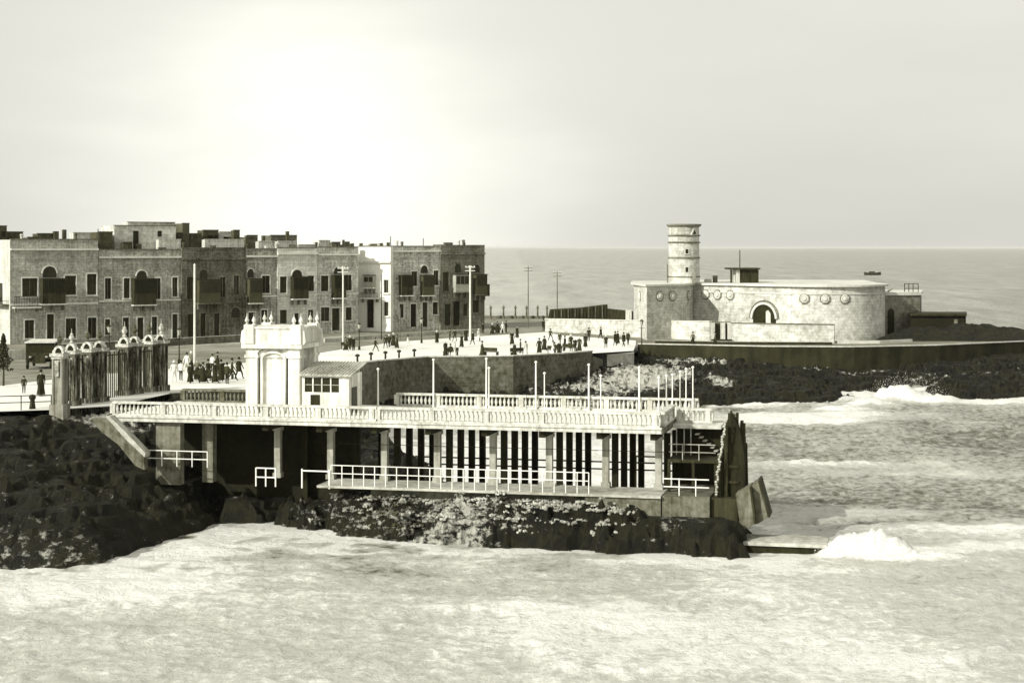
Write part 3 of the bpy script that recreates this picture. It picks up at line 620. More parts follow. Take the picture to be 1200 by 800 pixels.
def kiosk():
    F = PIER; v = 2.6; u0, D = F.u(354, v); u1 = F.u(409, v)[0]; w = u1 - u0; d = 2.6; hw = w / 2
    t = thing('ticket_kiosk', 'small white kiosk with four windows in a row under a tiled lean-to roof', 'kiosk', (*F.w((u0 + u1) / 2, v), ZD), F.rz)
    zz = lambda py: Z(py, D) - ZD
    e = zz(438); zs0, zs1 = zz(459), zz(442)
    bm = BM(); box(bm, -hw, hw, 0, .15, 0, zs0 - .002); box(bm, -hw, hw, 0, .15, zs1 + .002, e)
    xs = [-hw + .12 + i * (w * .76) / 4 for i in range(5)]
    for x in xs: box(bm, x - .04, x + .04, .01, .14, zs0, zs1)
    box(bm, xs[-1] + .042, hw, 0, .15, zs0, zs1); box(bm, -hw, xs[0] - .042, 0, .15, zs0, zs1)
    mk('front_wall', bm, M_white, t)
    for a, b in zip(xs, xs[1:]):
        wd = mk('window', box(BM(), a + .045, b - .045, .08, .12, zs0 + .01, zs1 - .01), M_glass, t)
        mk('glazing_bar', box(BM(), a + .045, b - .045, .055, .078, (zs0 + zs1) / 2 - .02, (zs0 + zs1) / 2 + .02), M_concpale, wd)
    mk('hatch', box(BM(), -hw + .55, -hw + 1.15, -.03, -.002, zz(474), zz(462)), M_glass, t)
    mk('side_wall', box(BM(), hw - .15, hw - .002, .152, d, 0, e), M_white, t); mk('side_wall', box(BM(), -hw + .002, -hw + .15, .152, d, 0, e), M_white, t)
    mk('back_wall', box(BM(), -hw + .16, hw - .16, d - .15, d, 0, e + .1), M_white, t)
    mk('side_door', box(BM(), hw + .002, hw + .04, .5, 1.5, .05, 1.7), M_glass, t)
    # ribbed roof sloping to the front
    bm = BM(); er = zz(428)
    sl = [(-.25, e), (d + .2, er + .06), (d + .2, er - .04), (-.25, e - .1)]
    vs = [[bm.verts.new((x, y, z)) for y, z in sl] for x in (-hw - .12, hw + .22)]
    for k in range(4): bm.faces.new((vs[0][k], vs[0][(k + 1) % 4], vs[1][(k + 1) % 4], vs[1][k]))
    bm.faces.new(vs[0]); bm.faces.new(vs[1][::-1])
    n = 16
    for i in range(n):
        x = -hw - .05 + (w + .2) * i / n + .08; tube(bm, (x, -.27, e + .01), (x, d + .2, er + .07), .05, n=6)
    mk('roof', bm, mat('roof_tile', .40, .45, 4, .3), t)
kiosk()

# ---------------------------------------------------------------- ornate pillars at the pier entrance
def pillars():
    mdark = mat('shade_dark_pillar_stone', .07, .95, 5.0, .6, streak=.6, spots=(.42, .56)); mlit = mat('pale_cap_stone', .44, .6, 4, .3)  # dark shaft stone carries painted shade, with pale flecks as painted highlights
    spec = [(70, 414, 'lit'), (84, 411, ''), (103, 409, ''), (117, 408, ''), (146, 403, ''), (158, 402, ''), (175, 400, ''), (189, 399, '')]
    order = ['leftmost, with a pale shaft, of the ornate entrance pillars', 'second from the left of the dark ornate entrance pillars', 'third from the left of the dark ornate entrance pillars', 'fourth from the left, last before the gap in the entrance pillars',
             'fifth from the left, first after the gap in the entrance pillars', 'sixth from the left of the dark ornate entrance pillars', 'seventh from the left of the dark ornate entrance pillars', 'rightmost of the dark ornate entrance pillars']
    for i, (px, yc, k) in enumerate(spec):
        ZC = 10.0; D = (H_ - ZC) * F_ / (yc - HZ); x, y = P(px, D)
        t = thing('ornate_pillar', order[i], 'pillar', (x, y, 6.2), R(-12.7), 'ornate stone pillars at the pier entrance'); h = ZC - 6.2
        m = mlit if k else mdark
        if k: m = mat('lit_grey_pillar_stone', .24, .5, 2, .3, streak=.5)  # lighter copy of the shaft stone paints this pillar as lit
        mk('base', box(BM(), -.5, .5, -.5, .5, -.6, .45), m, t)
        bm = BM(); box(bm, -.3, .3, -.3, .3, .452, h - .35)
        for sx in (-.3, .3):
            for sy in (-.3, .3): tube(bm, (sx, sy, .46), (sx, sy, h - .36), .1, n=8)
        mk('shaft', bm, m, t)
        bm = box(BM(), -.42, .42, -.42, .42, h - .348, h - .2); mk('capital', bm, mlit if k else M_conc, t)
        mk('cap_slab', box(BM(), -.49, .49, -.49, .49, h - .198, h + .02), mlit, t)
        g_ = BM(); ring(g_, 0, .24, h + .03, .15, -.2, .2, 10, .34); mk('arch_crest', g_, mlit, t)
        g_ = vprism(BM(), arch_pts(0, .23, h + .03, h + .03, 8, .32), -.1, .1); mk('crest_niche', g_, M_timber, t)
        for sx in (-.43, .43): mk('scroll', lathe(BM(), [(.1, 0), (.11, .12), (.03, .22)], (sx, 0, h + .022), 7), mlit, t)
        mk('urn', urn(BM(), (0, 0, h + .54), .85 + .1 * (i > 3)), mlit if i % 3 == 1 else M_conc, t)
        # hanging drop ornament on the front face
        bm = BM(); box(bm, -.14, .14, -.46, -.42, h - 1.5, h - .45) if k else box(bm, -.1, .1, -.44, -.41, h - 1.2, h - .5); mk('relief_panel', bm, mlit if k else M_conc, t)
    # low dark hedge-like screen between shafts
    for a, b, lab in (((74, 113.5), (130, 120.5), 'dark iron screen between the left cluster of entrance pillars'), ((131, 120.6), (194, 127.5), 'dark iron screen between the right cluster of entrance pillars')):
        p, q = Vector(P(*a)), Vector(P(*b)); d = q - p; rz = math.atan2(d.y, d.x)
        t = thing('iron_screen', lab, 'screen', (p.x, p.y, 6.0), rz); L_ = d.length
        h = 3.3
        for z in (.2, h): mk('rail', box(BM(), 0, L_, .6, .68, z, z + .08), M_iron, t)
        for i in range(int(L_ / .26)): mk('bar', box(BM(), .1 + i * .26, .19 + i * .26, .681, .74, -.6, h + .1 + .25 * abs(math.sin(i * .8))), [M_timber, M_iron, M_conc, M_dark, M_iron, M_dark][(i * 7 + i // 3) % 6], t)
pillars()

# ---------------------------------------------------------------- houses
A0 = Vector(P(12, 228)); A1 = Vector(P(568, 272)); TER = Frame(A0, A1 - A0)
def wall_open(bm, u0, u1, z0, z1, ops, y=0, dep=.3):
    us = sorted(set([u0, u1] + [v for o in ops for v in (o[0], o[1])])); zs = sorted(set([z0, z1] + [v for o in ops for v in (o[2], o[3])]))
    us = [u for u in us if u0 <= u <= u1]; zs = [z for z in zs if z0 <= z <= z1]
    for a, b in zip(us, us[1:]):
        for c, d in zip(zs, zs[1:]):
            mu, mz = (a + b) / 2, (c + d) / 2
            if any(o[0] < mu < o[1] and o[2] < mz < o[3] for o in ops): continue
            bm.faces.new([bm.verts.new(p) for p in ((a, y, c), (b, y, c), (b, y, d), (a, y, d))])
    bmesh.ops.remove_doubles(bm, verts=bm.verts, dist=.0005)
    for a, b, c, d in ops:
        for q in (((a, c), (b, c)), ((b, c), (b, d)), ((b, d), (a, d)), ((a, d), (a, c))):
            bm.faces.new([bm.verts.new(p) for p in ((q[0][0], y, q[0][1]), (q[1][0], y, q[1][1]), (q[1][0], y + dep, q[1][1]), (q[0][0], y + dep, q[0][1]))])
def house(i, px0, px1, ytop, ycorn, v, name, label, wins, doors, arches, bals, band, trim, dark=False, depth=13, opens=(), fr=None):
    F = fr or TER; off = [0, .25, -.1, .15, 0, .2, -.05, .3, 0, .15][i]
    u0, D0 = F.u(px0, off); u1, D1 = F.u(px1, off); u0 += .02; u1 -= .02; um = (u0 + u1) / 2; Dm = (D0 + D1) / 2
    x, y = F.w(um, off); zb = min(zg(D0), zg(D1)) - .1
    t = thing(name, label, 'house', (x, y, zb), F.rz, 'seafront terrace houses')
    m = mat('house_stone_%s' % ['ashen', 'grey', 'sooty', 'brown', 'cream', 'fawn', 'chalk', 'buff', 'umber'][i], min(.8, v * 1.5), [.5, .65, .8, .8, .4, .7, .12, .75, .6][i], 2.6, .5, brick=(.9, .38, .66, .74) if i != 6 else (.9, .38, .93, .95), streak=.2)
    zt = Z(ytop, Dm) - zb; zc = Z(ycorn, Dm) - zb
    T = M_trim if trim else M_conc
    uu = lambda px, yy=0: F.u(px, off + yy)[0] - um
    def rect(r):
        a = uu(r[0]); b = uu(r[2]); D = F.u((r[0] + r[2]) / 2, off)[1]
        return (max(a, u0 - um + .1), min(b, u1 - um - .1), max(Z(r[3], D) - zb, .15), Z(r[1], D) - zb)
    W_ = [rect(r) for r in wins]; Dd = [rect(r) for r in doors]; 
    # keep every hole separate from its neighbours
    bm = BM(); wall_open(bm, u0 - um, u1 - um, 0, zt, W_ + Dd)
    a, b = u0 - um, u1 - um
    for q in (((a, 0), (a, depth)), ((a, depth), (b, depth)), ((b, depth), (b, 0))):
        bm.faces.new([bm.verts.new(p) for p in ((q[0][0], q[0][1], 0), (q[1][0], q[1][1], 0), (q[1][0], q[1][1], zt), (q[0][0], q[0][1], zt))])
    mk('wall', bm, m, t)
    mk('roof', box(BM(), a + .02, b - .02, .05, depth - .02, zt - .9, zt - .6), M_conc, t)
    mk('parapet_coping', box(BM(), a - .0, b + .0, -.07, .28, zt + .002, zt + .14), m if not trim else M_conc, t)
    mk('cornice', box(BM(), a + .0, b - .0, -.32, -.004, zc - .16, zc + .1), T if not dark else m, t)
    if band: 
        zz = Z(band, Dm) - zb; mk('string_course', box(BM(), a + .01, b - .01, -.13, -.004, zz - .12, zz + .12), T, t)
    mk('plinth', box(BM(), a + .01, b - .01, -.1, -.004, 0, .14), M_conc, t)
    rnd = random.Random(i)
    for k, r in enumerate(W_ + Dd):
        isd = k >= len(W_); nm = 'door' if isd else 'window'
        pm = [M_dark, M_timber, M_glass][rnd.randrange(3)]
        w = mk(nm, box(BM(), r[0], r[1], .2, .26, r[2], r[3]), pm, t)
        bmf = BM(); fw = .14
        box(bmf, r[0] - fw, r[0] - .004, -.06, -.003, r[2] - (0 if isd else .1), r[3] + fw); box(bmf, r[1] + .004, r[1] + fw, -.06, -.003, r[2] - (0 if isd else .1), r[3] + fw)
        box(bmf, r[0] - .003, r[1] + .003, -.07, -.003, r[3] + .002, r[3] + .2)
        mk('frame', bmf, T, w)
        if not isd:
            mk('sill', box(BM(), r[0] - .2, r[1] + .2, -.2, -.003, r[2] - .22, r[2] - .104), T, w)
            c = (r[0] + r[1]) / 2
            if rnd.random() < .5: mk('shutter', box(BM(), r[0] + .02, c - .02, .1, .14, r[2] + .02, r[3] - .02), M_timber, w); mk('shutter', box(BM(), c + .02, r[1] - .02, .1, .14, r[2] + .02, r[3] - .02), M_timber, w)
            else: mk('glazing_bar', box(BM(), c - .04, c + .04, .14, .18, r[2], r[3]), M_conc, w)
    for r in arches:
        a_, b_, z0, z1 = rect(r); c = (a_ + b_) / 2; hw = (b_ - a_) / 2
        w = mk('arched_window', vprism(BM(), arch_pts(c, hw, z0, max(z0 + .02, z1 - hw), 10, min(hw, z1 - z0)), -.05, -.002), M_glass, t)
        bmf = BM(); ring(bmf, c, hw + .01, max(z0, z1 - hw), .16, -.12, -.003, 12, min(hw, z1 - z0)); mk('arch_trim', bmf, T if not dark else M_conc, w)
    for r in bals:
        a_, b_, z0, z1 = rect(r); pm = [M_timber, mat('grey_green_joinery', .06, .3, 3, 0), M_timber][(i + int(r[0])) % 3]
        if len(r) > 4: pm = mat('faded_joinery', .33, .3, 3, .1)
        bl = mk('enclosed_balcony', box(BM(), a_, b_, -1.0, -.14, z0 + .15, z1 - .12), pm, t)
        mk('balcony_roof', box(BM(), a_ - .1, b_ + .1, -1.1, -.13, z1 - .118, z1), M_timber, bl)
        mk('balcony_floor', box(BM(), a_ - .1, b_ + .1, -1.1, -.13, z0, z0 + .148), T if trim and not dark else M_conc, bl)
        n = max(2, int((b_ - a_) / .7)); zq = z0 + .15 + (z1 - z0) * .42
        for k in range(n):
            p0 = a_ + .08 + (b_ - a_ - .16) * k / n; p1 = a_ + .08 + (b_ - a_ - .16) * (k + 1) / n
            mk('pane', box(BM(), p0 + .05, p1 - .05, -1.03, -1.003, zq, z1 - .3), M_glass if pm != M_timber else M_dark, bl)
        for c in (a_ + .15, b_ - .15, (a_ + b_) / 2): mk('corbel', vprism(BM(), [(c - .12, z0 - .75), (c + .12, z0 - .75), (c + .12, z0 - .003), (c - .12, z0 - .003)], -.5, -.13), M_conc, bl)
    for r in opens:                       # open balcony: slab + iron rail
        a_, b_, z0, z1 = rect(r)
        bl = mk('open_balcony', box(BM(), a_, b_, -1.1, -.14, z0, z0 + .18), T, t)
        bmf = BM(); box(bmf, a_, b_, -1.1, -1.04, z1 - .07, z1)
        for k in range(int((b_ - a_) / .22) + 1): box(bmf, a_ + k * .22, a_ + k * .22 + .05, -1.1, -1.05, z0 + .182, z1 - .072)
        mk('balcony_rail', bmf, M_iron, bl)
        for c in (a_ + .3, b_ - .3): mk('corbel', box(BM(), c - .12, c + .12, -.7, -.14, z0 - .5, z0 - .003), M_conc, bl)
    return dict(t=t, uu=uu, zb=zb, off=off, um=um, u0=u0 - um, u1=u1 - um, zt=zt, Dm=Dm)
HS = []; TER7 = Frame(P(420, 262.5), Vector(P(458, 261.3)) - Vector(P(420, 262.5)))
HS.append(house(0, 12, 115, 281, 292, .27, 'terrace_house', 'leftmost terrace house, grey plastered, with a wide dark enclosed balcony and pale flank',
  [(26, 326, 44, 347), (76, 323, 89, 345), (102, 321, 113, 345), (29, 375, 40, 396), (77, 373, 89, 396), (103, 372, 113, 396)], [(55, 368, 63, 404)], [(50, 312, 66, 325)], [(47, 326, 74, 357)], 356, True, opens=[(14, 347, 45, 361)]))
HS.append(house(1, 115, 213, 293, 301, .24, 'terrace_house', 'grey terrace house, second from left, with a large pale room on its roof',
  [(123, 326, 130, 350), (145, 326, 152, 349), (182, 326, 188, 350), (202, 325, 208, 347), (123, 374, 129, 392), (178, 371, 184, 392)], [(144, 372, 151, 399), (161, 372, 168, 399), (202, 368, 208, 397)], [(160, 317, 172, 326)], [(154, 326, 180, 358)], 352, True))
HS.append(house(2, 213, 288, 291, 303, .085, 'terrace_house', 'blackened house third from the left with two dark balconies behind the pale pole',
  [(219, 325, 226, 350), (258, 325, 264, 348), (274, 323, 280, 345)], [(220, 368, 228, 395), (235, 367, 241, 394), (251, 367, 257, 393)], [(234, 316, 243, 326), (271, 360, 281, 372)], [(230, 327, 255, 356)], 354, False, dark=True))
HS.append(house(3, 288, 325, 292, 300, .22, 'terrace_house', 'narrow rough stone house directly behind the white arched pavilion',
  [(307, 323, 316, 343), (306, 363, 313, 378)], [(291, 366, 299, 391)], [(290, 315, 297, 325)], [(289, 326, 304, 356)], 347, True))
HS.append(house(4, 325, 372, 291, 297, .72, 'terrace_house', 'pale house with a greyish enclosed balcony and pointed fanlight above the pavilion urns',
  [(328, 324, 336, 343), (360, 323, 368, 341), (328, 363, 336, 379), (361, 363, 367, 378)], [(343, 367, 350, 389)], [(342, 316, 354, 324)], [(340, 324, 358, 351)], 345, True))
HS.append(house(5, 372, 420, 290, 298, .44, 'terrace_house', 'mottled house behind the second pale pole with a tall arched window',
  [(376, 323, 385, 341), (405, 322, 412, 340), (376, 360, 386, 376), (405, 360, 412, 375)], [(389, 361, 398, 387)], [(391, 313, 400, 321)], [(388, 322, 402, 350)], 344, True))
HS.append(house(6, 420, 458, 289, 307, .74, 'terrace_house', 'bright whitewashed house in the terrace with a closed pale shutter and an iron balcony',
  [(450, 328, 455, 343), (450, 354, 455, 370)], [(430, 351, 438, 384)], [], [(428, 322, 440, 338, 1)], None, True, opens=[(424, 343, 445, 350)], fr=TER7, depth=7))
HS.append(house(7, 458, 516, 289, 294, .38, 'terrace_house', 'rough stone house with two matching grey enclosed balconies next to the dark end house',
  [(482, 318, 489, 335), (508, 317, 514, 334), (468, 356, 473, 372), (507, 354, 513, 368)], [(481, 356, 488, 383), (495, 354, 501, 383)], [(493, 311, 501, 320)], [(467, 322, 480, 347), (492, 322, 505, 347)], None, True))
HS.append(house(8, 516, 568, 288, 297, .12, 'terrace_house', 'dark end house at the right end of the terrace with a balcony wrapping its corner',
  [(519, 319, 526, 341), (548, 319, 552, 340), (543, 356, 548, 370), (554, 352, 561, 366)], [(521, 356, 528, 381), (531, 353, 539, 381)], [(533, 309, 540, 319), (555, 310, 562, 319)], [(530, 321, 546, 343, 1), (554, 321, 567, 346)], None, False, dark=True))
# side balcony of the end house, flank windows of the first
h = HS[8]; bl = mk('side_balcony', box(BM(), h['u1'] + .01, h['u1'] + 1.0, .0, 2.2, Z(347, 272) - h['zb'], Z(333, 272) - h['zb']), M_timber, h['t'])
h = HS[0]
mk('sunlit_pale_flank', box(BM(), h['u0'] - .06, h['u0'] - .003, -.02, 12.9, 0, h['zt'] - .02), M_pale, h['t'])  # paler sheet puts the sunlit side's brightness into its colour
for y0, z0, z1 in ((3.0, 5.6, 8.2), (7.5, 5.6, 8.2), (4.5, .8, 3.2)):
    w = mk('window', box(BM(), h['u0'] - .1, h['u0'] - .063, y0, y0 + 1.1, z0, z1), M_glass, h['t']); mk('sill', box(BM(), h['u0'] - .2, h['u0'] - .065, y0 - .1, y0 + 1.2, z0 - .15, z0 - .003), M_trim, w)
bl = mk('open_balcony', box(BM(), h['u0'] - 1.0, h['u0'] - .063, .3, 6.0, 5.2, 5.4), M_conc, h['t'])
bmf = box(BM(), h['u0'] - 1.0, h['u0'] - .95, .3, 6, 6.3, 6.36)
for k in range(24): box(bmf, h['u0'] - 1.0, h['u0'] - .96, .3 + k * .24, .34 + k * .24, 5.402, 6.298)
mk('balcony_rail', bmf, M_iron, bl)
# rooms, walls and chimneys on the roofs
def roofbox(i, px0, px1, yt, yb, back, m, dep=3, name='roof_room'):
    h = HS[i]; F = TER7 if i == 6 else TER; a = F.u(px0, h['off'] + back)[0] - h['um']; b, D = F.u(px1, h['off'] + back); b -= h['um']
    z1 = Z(yt, D) - h['zb']; z0 = h['zt'] - .598
    o = mk(name, box(BM(), a, b, back, back + dep, z0, z1), m, h['t'])
    if b - a > .9: mk('coping', box(BM(), a - .06, b + .06, back - .06, back + .2, z1 + .002, z1 + .1), M_conc if m is not M_pale else M_pale, o)
    if name == 'roof_room' and b - a > 2:
        mk('door', box(BM(), a + (b - a) * .3, a + (b - a) * .3 + .8, back - .05, back - .003, z0, z1 - .7), M_dark, o); mk('window', box(BM(), b - (b - a) * .3, b - (b - a) * .3 + .6, back - .05, back - .003, z1 - 1.5, z1 - .7), M_dark, o)
    return o
MR1 = mat('roof_room_stone', .5, .4, 1.5, .2, brick=(.9, .4, .8, .9)); MR2 = mat('roof_wall_dark', .07, .5, 1.5, .2)
roofbox(0, -14, 8, 265, 0, 5, MR2); roofbox(0, 8, 27, 272, 0, 5.5, MR2, 2, 'roof_wall'); roofbox(0, 28, 44, 279, 0, 2, M_pale, 1, 'roof_wall'); roofbox(0, 74, 78, 269, 0, 4, MR2, .5, 'chimney'); roofbox(0, 86, 115, 273, 0, 5, M_pale, 1.5, 'roof_wall')
roofbox(0, 44, 66, 274, 0, 3.5, MR2, 2, 'water_tank'); roofbox(0, 64, 69, 271, 0, 3, MR2, .8, 'chimney')
roofbox(1, 116, 132, 272, 0, 1.2, MR2, 3, 'roof_room'); r_ = roofbox(1, 134, 206, 265, 0, 2.5, MR1, 5); roofbox(1, 150, 205, 261, 0, 7.8, MR1, 2, 'roof_wall'); roofbox(1, 186, 212, 281, 0, 1.0, M_pale, 1, 'roof_wall')
roofbox(1, 144, 155, 284, 0, .8, MR2, .8, 'water_tank'); roofbox(1, 161, 166, 286, 0, .8, MR2, .5, 'chimney')
roofbox(2, 214, 222, 262, 0, 4, MR2, 3); roofbox(2, 223, 236, 274, 0, 4.5, MR2, 2, 'roof_wall'); roofbox(2, 240, 286, 281, 0, 2, M_pale, 1, 'roof_wall'); roofbox(2, 238, 256, 270, 0, 6, MR2, 2); roofbox(2, 257, 274, 272, 0, 7, M_pale, 2); roofbox(2, 274, 281, 270, 0, 5, MR2, 1, 'chimney')
roofbox(3, 288, 301, 278, 0, 3, MR2, 2); roofbox(3, 303, 322, 283, 0, 2, M_pale, 1, 'roof_wall'); roofbox(3, 290, 302, 276, 0, 5.2, MR2, 1, 'roof_wall'); roofbox(3, 308, 311, 276, 0, 3.2, MR2, .5, 'chimney')
roofbox(4, 326, 347, 283, 0, 2, M_pale, 1, 'roof_wall'); roofbox(4, 317.5, 348, 276, 0, 5, M_seawall, 2); roofbox(4, 336, 339, 271, 0, 3.2, MR2, .4, 'chimney'); roofbox(4, 350, 370, 287, 0, 3, M_pale, 2, 'roof_wall')
roofbox(5, 374, 387, 282, 0, 3, M_pale, 2); roofbox(5, 389, 399, 284, 0, 2, M_seawall, 2, 'water_tank'); roofbox(5, 402, 404, 281, 0, 2, MR2, .3, 'chimney'); roofbox(5, 406, 410, 283, 0, 2, MR2, .6, 'chimney'); roofbox(5, 413, 415, 285, 0, 2, MR2, .4, 'chimney')
roofbox(6, 421, 424, 285, 0, 2, MR2, .5, 'chimney'); roofbox(6, 438, 447, 286, 0, 3, M_pale, 1, 'roof_wall'); roofbox(6, 453, 456, 284, 0, 1, MR2, .4, 'chimney')
for i, px, yt in ((6, 459.5, 277), (7, 496, 279), (1, 88, 268), (3, 320, 280), (8, 545, 284)):
    h = HS[i]; u = min(max(TER.u(px, h['off'] + .6)[0] - h['um'], h['u0'] + .2), h['u1'] - .2); D = TER.u(px, 1)[1]
    mk('flag_mast', tube(BM(), (u, .6, h['zt'] - .6), (u, .6, Z(yt, D) - h['zb']), .06), M_iron, h['t'])

# ---------------------------------------------------------------- fort
def fort():
    ZT = Z(335.5, 240); t = thing('stone_fort', 'pale limestone coastal fort with a rounded right end, an arched doorway and carved rosettes', 'fort', (*P(900, 245), 4.0))
    ctr = Vector(P(962, 245)); r = 9.0
    a = P(813, 250); nv = None
    dd = ctr - Vector(a); al = math.atan2(dd.y, dd.x) - math.asin(r / dd.length); dirw = Vector((math.cos(al), math.sin(al))); b = Vector(a) + dirw * math.sqrt(dd.length ** 2 - r * r) ; al2 = math.atan2(dd.y, dd.x) - math.asin(r / dd.length)
    Fm = Frame(a, b - Vector(a))
    # main plan with rounded right end
    th0 = math.atan2(b[1] - ctr.y, b[0] - ctr.x); arc = []
    for i in range(45): th = th0 + R(150) * i / 44; arc.append((ctr.x + r * math.cos(th), ctr.y + r * math.sin(th)))
    main = [a] + arc + [P(1010, 272), P(813, 276)]
    # main wall, with arch opening left dark
    bm = prism(BM(), main, 3.8, ZT); mk('wall', bm, M_fort, t, True)
    ctr2 = Vector((sum(p[0] for p in main) / len(main), sum(p[1] for p in main) / len(main)))
    def grow(ps, d):
        n = len(ps); out = []
        for i in range(n):
            p0, p1, p2 = Vector(ps[i - 1]), Vector(ps[i]), Vector(ps[(i + 1) % n]); d1 = (p1 - p0).normalized(); d2 = (p2 - p1).normalized()
            nn = Vector((d1.y, -d1.x)) + Vector((d2.y, -d2.x)); nn.normalize(); out.append(tuple(p1 + nn * d))
        return out
    mk('cornice', prism(BM(), grow(main, .5), ZT + .003, ZT + .28), M_forttrim, t, True)
    mk('string_course', prism(BM(), grow(main, .1), ZT - 1.05, ZT - .85), M_forttrim, t, True)
    # left block
    blk = [P(743, 252), P(758, 238), P(798, 242.2), P(815, 251.2), P(813, 264), P(743, 264)]
    mk('bastion', prism(BM(), blk, 3.8, ZT + .02), M_fort, t, True)
    mk('bastion_cornice', prism(BM(), grow(blk, .5), ZT + .023, ZT + .30), M_forttrim, t, True)
    # arched doorway
    u, D = Fm.u(896); hw = 20 / F_ * D; zs = Z(373, D)
    T = Matrix.Translation((Fm.O.x, Fm.O.y, 0)) @ Matrix.Rotation(Fm.rz, 4, 'Z')
    def fm(bm): bm.transform(T); return bm
    d = mk('doorway', fm(vprism(BM(), arch_pts(u, hw * .82, 4.0, zs, 16), -.06, -.003)), M_glass, t, True)
    bm = BM(); ring(bm, u, hw * .82, zs, .34, -.3, -.004, 16); mk('arch_moulding', fm(bm), M_forttrim, d, True)
    bm = BM(); ring(bm, u, hw * .82 + .44, zs, .16, -.2, -.004, 16); mk('hood_moulding', fm(bm), M_fortdark, d, True)
    bm = vprism(BM(), [(u + .3, 4), (u + 1.2, 4), (u + 1.1, zs + .7), (u + .7, zs + 1.2), (u + .3, zs + 1.0)], -.12, -.063); mk('door_leaf', fm(bm), M_forttrim, d, True)
    mk('plaque', fm(box(BM(), Fm.u(885)[0], Fm.u(905)[0], -.08, -.003, Z(347, D), Z(344.5, D))), M_forttrim, t, True)
    # rosettes
    def rosette(p, n):
        bm = BM(); lathe(bm, [(.62, 0), (.62, .12), (.5, .2), (.36, .14), (.3, .3), (.1, .34)], (0, 0, 0), 8)
        bm.transform(Matrix.Translation(p) @ Vector(n).to_track_quat('Z', 'Y').to_matrix().to_4x4()); o = mk('rosette', bm, M_forttrim, t, True)
        bm = lathe(BM(), [(.8, 0), (.8, .06), (.7, .1), (.6, .1)], (0, 0, 0), 8); bm.transform(Matrix.Translation(p) @ Vector(n).to_track_quat('Z', 'Y').to_matrix().to_4x4()); mk('rosette_ring', bm, M_fortdark, t, True)
    nm = -Fm.b
    for px in (827, 841, 856):
        if px < 985: u = Fm.u(px)[0]; p = Vector((*Fm.w(u, -.01), Z(347.5 + (px > 900) * 2.5, 238))); rosette(p, (nm.x, nm.y, 0))
    for px in (943, 967, 990):
        th = min((th0 + R(q_ * .5) for q_ in range(160)), key=lambda q: abs(600 + F_ * (ctr.x + r * math.cos(q)) / (ctr.y + r * math.sin(q)) - px)); rosette(Vector((ctr.x + (r + .01) * math.cos(th), ctr.y + (r + .01) * math.sin(th), Z(350, 237))), (math.cos(th), math.sin(th), 0))
    q0, q1 = Vector(P(758, 238)), Vector(P(798, 242.2)); fb = Frame(q0, q1 - q0)
    for px in (773, 788): rosette(Vector((*fb.w(fb.u(px)[0], -.01), Z(347, 240))), (-fb.b.x, -fb.b.y, 0))
    q0, q1 = Vector(P(743, 252)), Vector(P(758, 238)); m_ = (q0 + q1) / 2; dn = (q1 - q0).normalized(); rosette(Vector((m_.x, m_.y, Z(347, 247))), (dn.y, -dn.x, 0))
    q0, q1 = Vector(P(798, 242.2)), Vector(P(815, 251.2)); m_ = (q0 + q1) / 2; dn = (q1 - q0).normalized(); rosette(Vector((m_.x, m_.y, Z(347, 243))), (dn.y, -dn.x, 0))
    # roof hut
    zr = ZT + .28
    def rb(name, px0, px1, yt, D, dep, m, yb=None, par=None):
        x0 = P(px0, D)[0]; x1 = P(px1, D)[0]; return mk(name, box(BM(), x0, x1, D, D + dep, zr if yb is None else Z(yb, D), Z(yt, D)), m, par or t, True)
    hut = rb('roof_hut', 867, 889, 316, 250, 4, M_timber); rb('hut_flank', 862.5, 866.8, 316, 250, 4, M_pale, None, hut); rb('hut_roof', 854, 891, 314, 249.4, 5, M_timber, 315.8, hut); rb('hut_post', 856, 858, 316, 250, .3, M_timber, None, hut)
    mk('mast', tube(BM(), (*P(867, 256), zr), (*P(867, 256), Z(293, 256)), .07), M_timber, t, True)
    rb('roof_box', 836, 841, 323, 252, 1, M_conc); rb('roof_box', 826, 834, 327, 252, 1, M_pale); rb('roof_parapet', 910, 974, 332, 256, .6, M_seawall); rb('roof_parapet', 760, 905, 333, 256, .6, M_pale)
    # right rear wing
    wing = [P(1037, 247), P(1078, 249), P(1080, 262), P(1037, 262)]
    Z2 = Z(346, 248); mk('wing', prism(BM(), wing, 3.8, Z2), M_fortdark, t, True); mk('wing_cornice', prism(BM(), grow(wing, .3), Z2 + .003, Z2 + .45), M_forttrim, t, True)
    fw = Frame(P(1037, 247), Vector(P(1078, 249)) - Vector(P(1037, 247)))
    T2 = Matrix.Translation((fw.O.x, fw.O.y, 0)) @ Matrix.Rotation(fw.rz, 4, 'Z')
    bm = vprism(BM(), arch_pts(fw.u(1044)[0], .55, 4, Z(366, 247), 8), -.05, -.003); bm.transform(T2); w = mk('window', bm, M_glass, t, True)
    bm = vprism(BM(), arch_pts(fw.u(1062)[0], .5, Z(385, 247), Z(370, 247), 8), -.05, -.003); bm.transform(T2); w = mk('window', bm, M_fortdark, t, True)
    for px in (1060, 1065, 1070, 1076): mk('rail_post', tube(BM(), (*P(px, 250), Z2 + .45), (*P(px, 250), Z(332, 250)), .06), M_iron, t, True)
    for py in (332.5, 338): mk('roof_rail', tube(BM(), (*P(1060, 250), Z(py, 250)), (*P(1076, 250), Z(py, 250)), .05), M_iron, t, True)
    mk('roof_curve', tube(BM(), (*P(1040, 250), Z2 + .46), (*P(1046, 250), Z(338, 250)), .12), M_fortdark, t, True)
    # tower (own thing)
    D = 250; x, y = P(801.5, D); zb = ZT + .30; tw = thing('round_tower', 'slim round watchtower with bands and small windows standing on the fort roof', 'tower', (x, y, zb))
    zz = lambda py: Z(py, D) - zb; s = D / F_
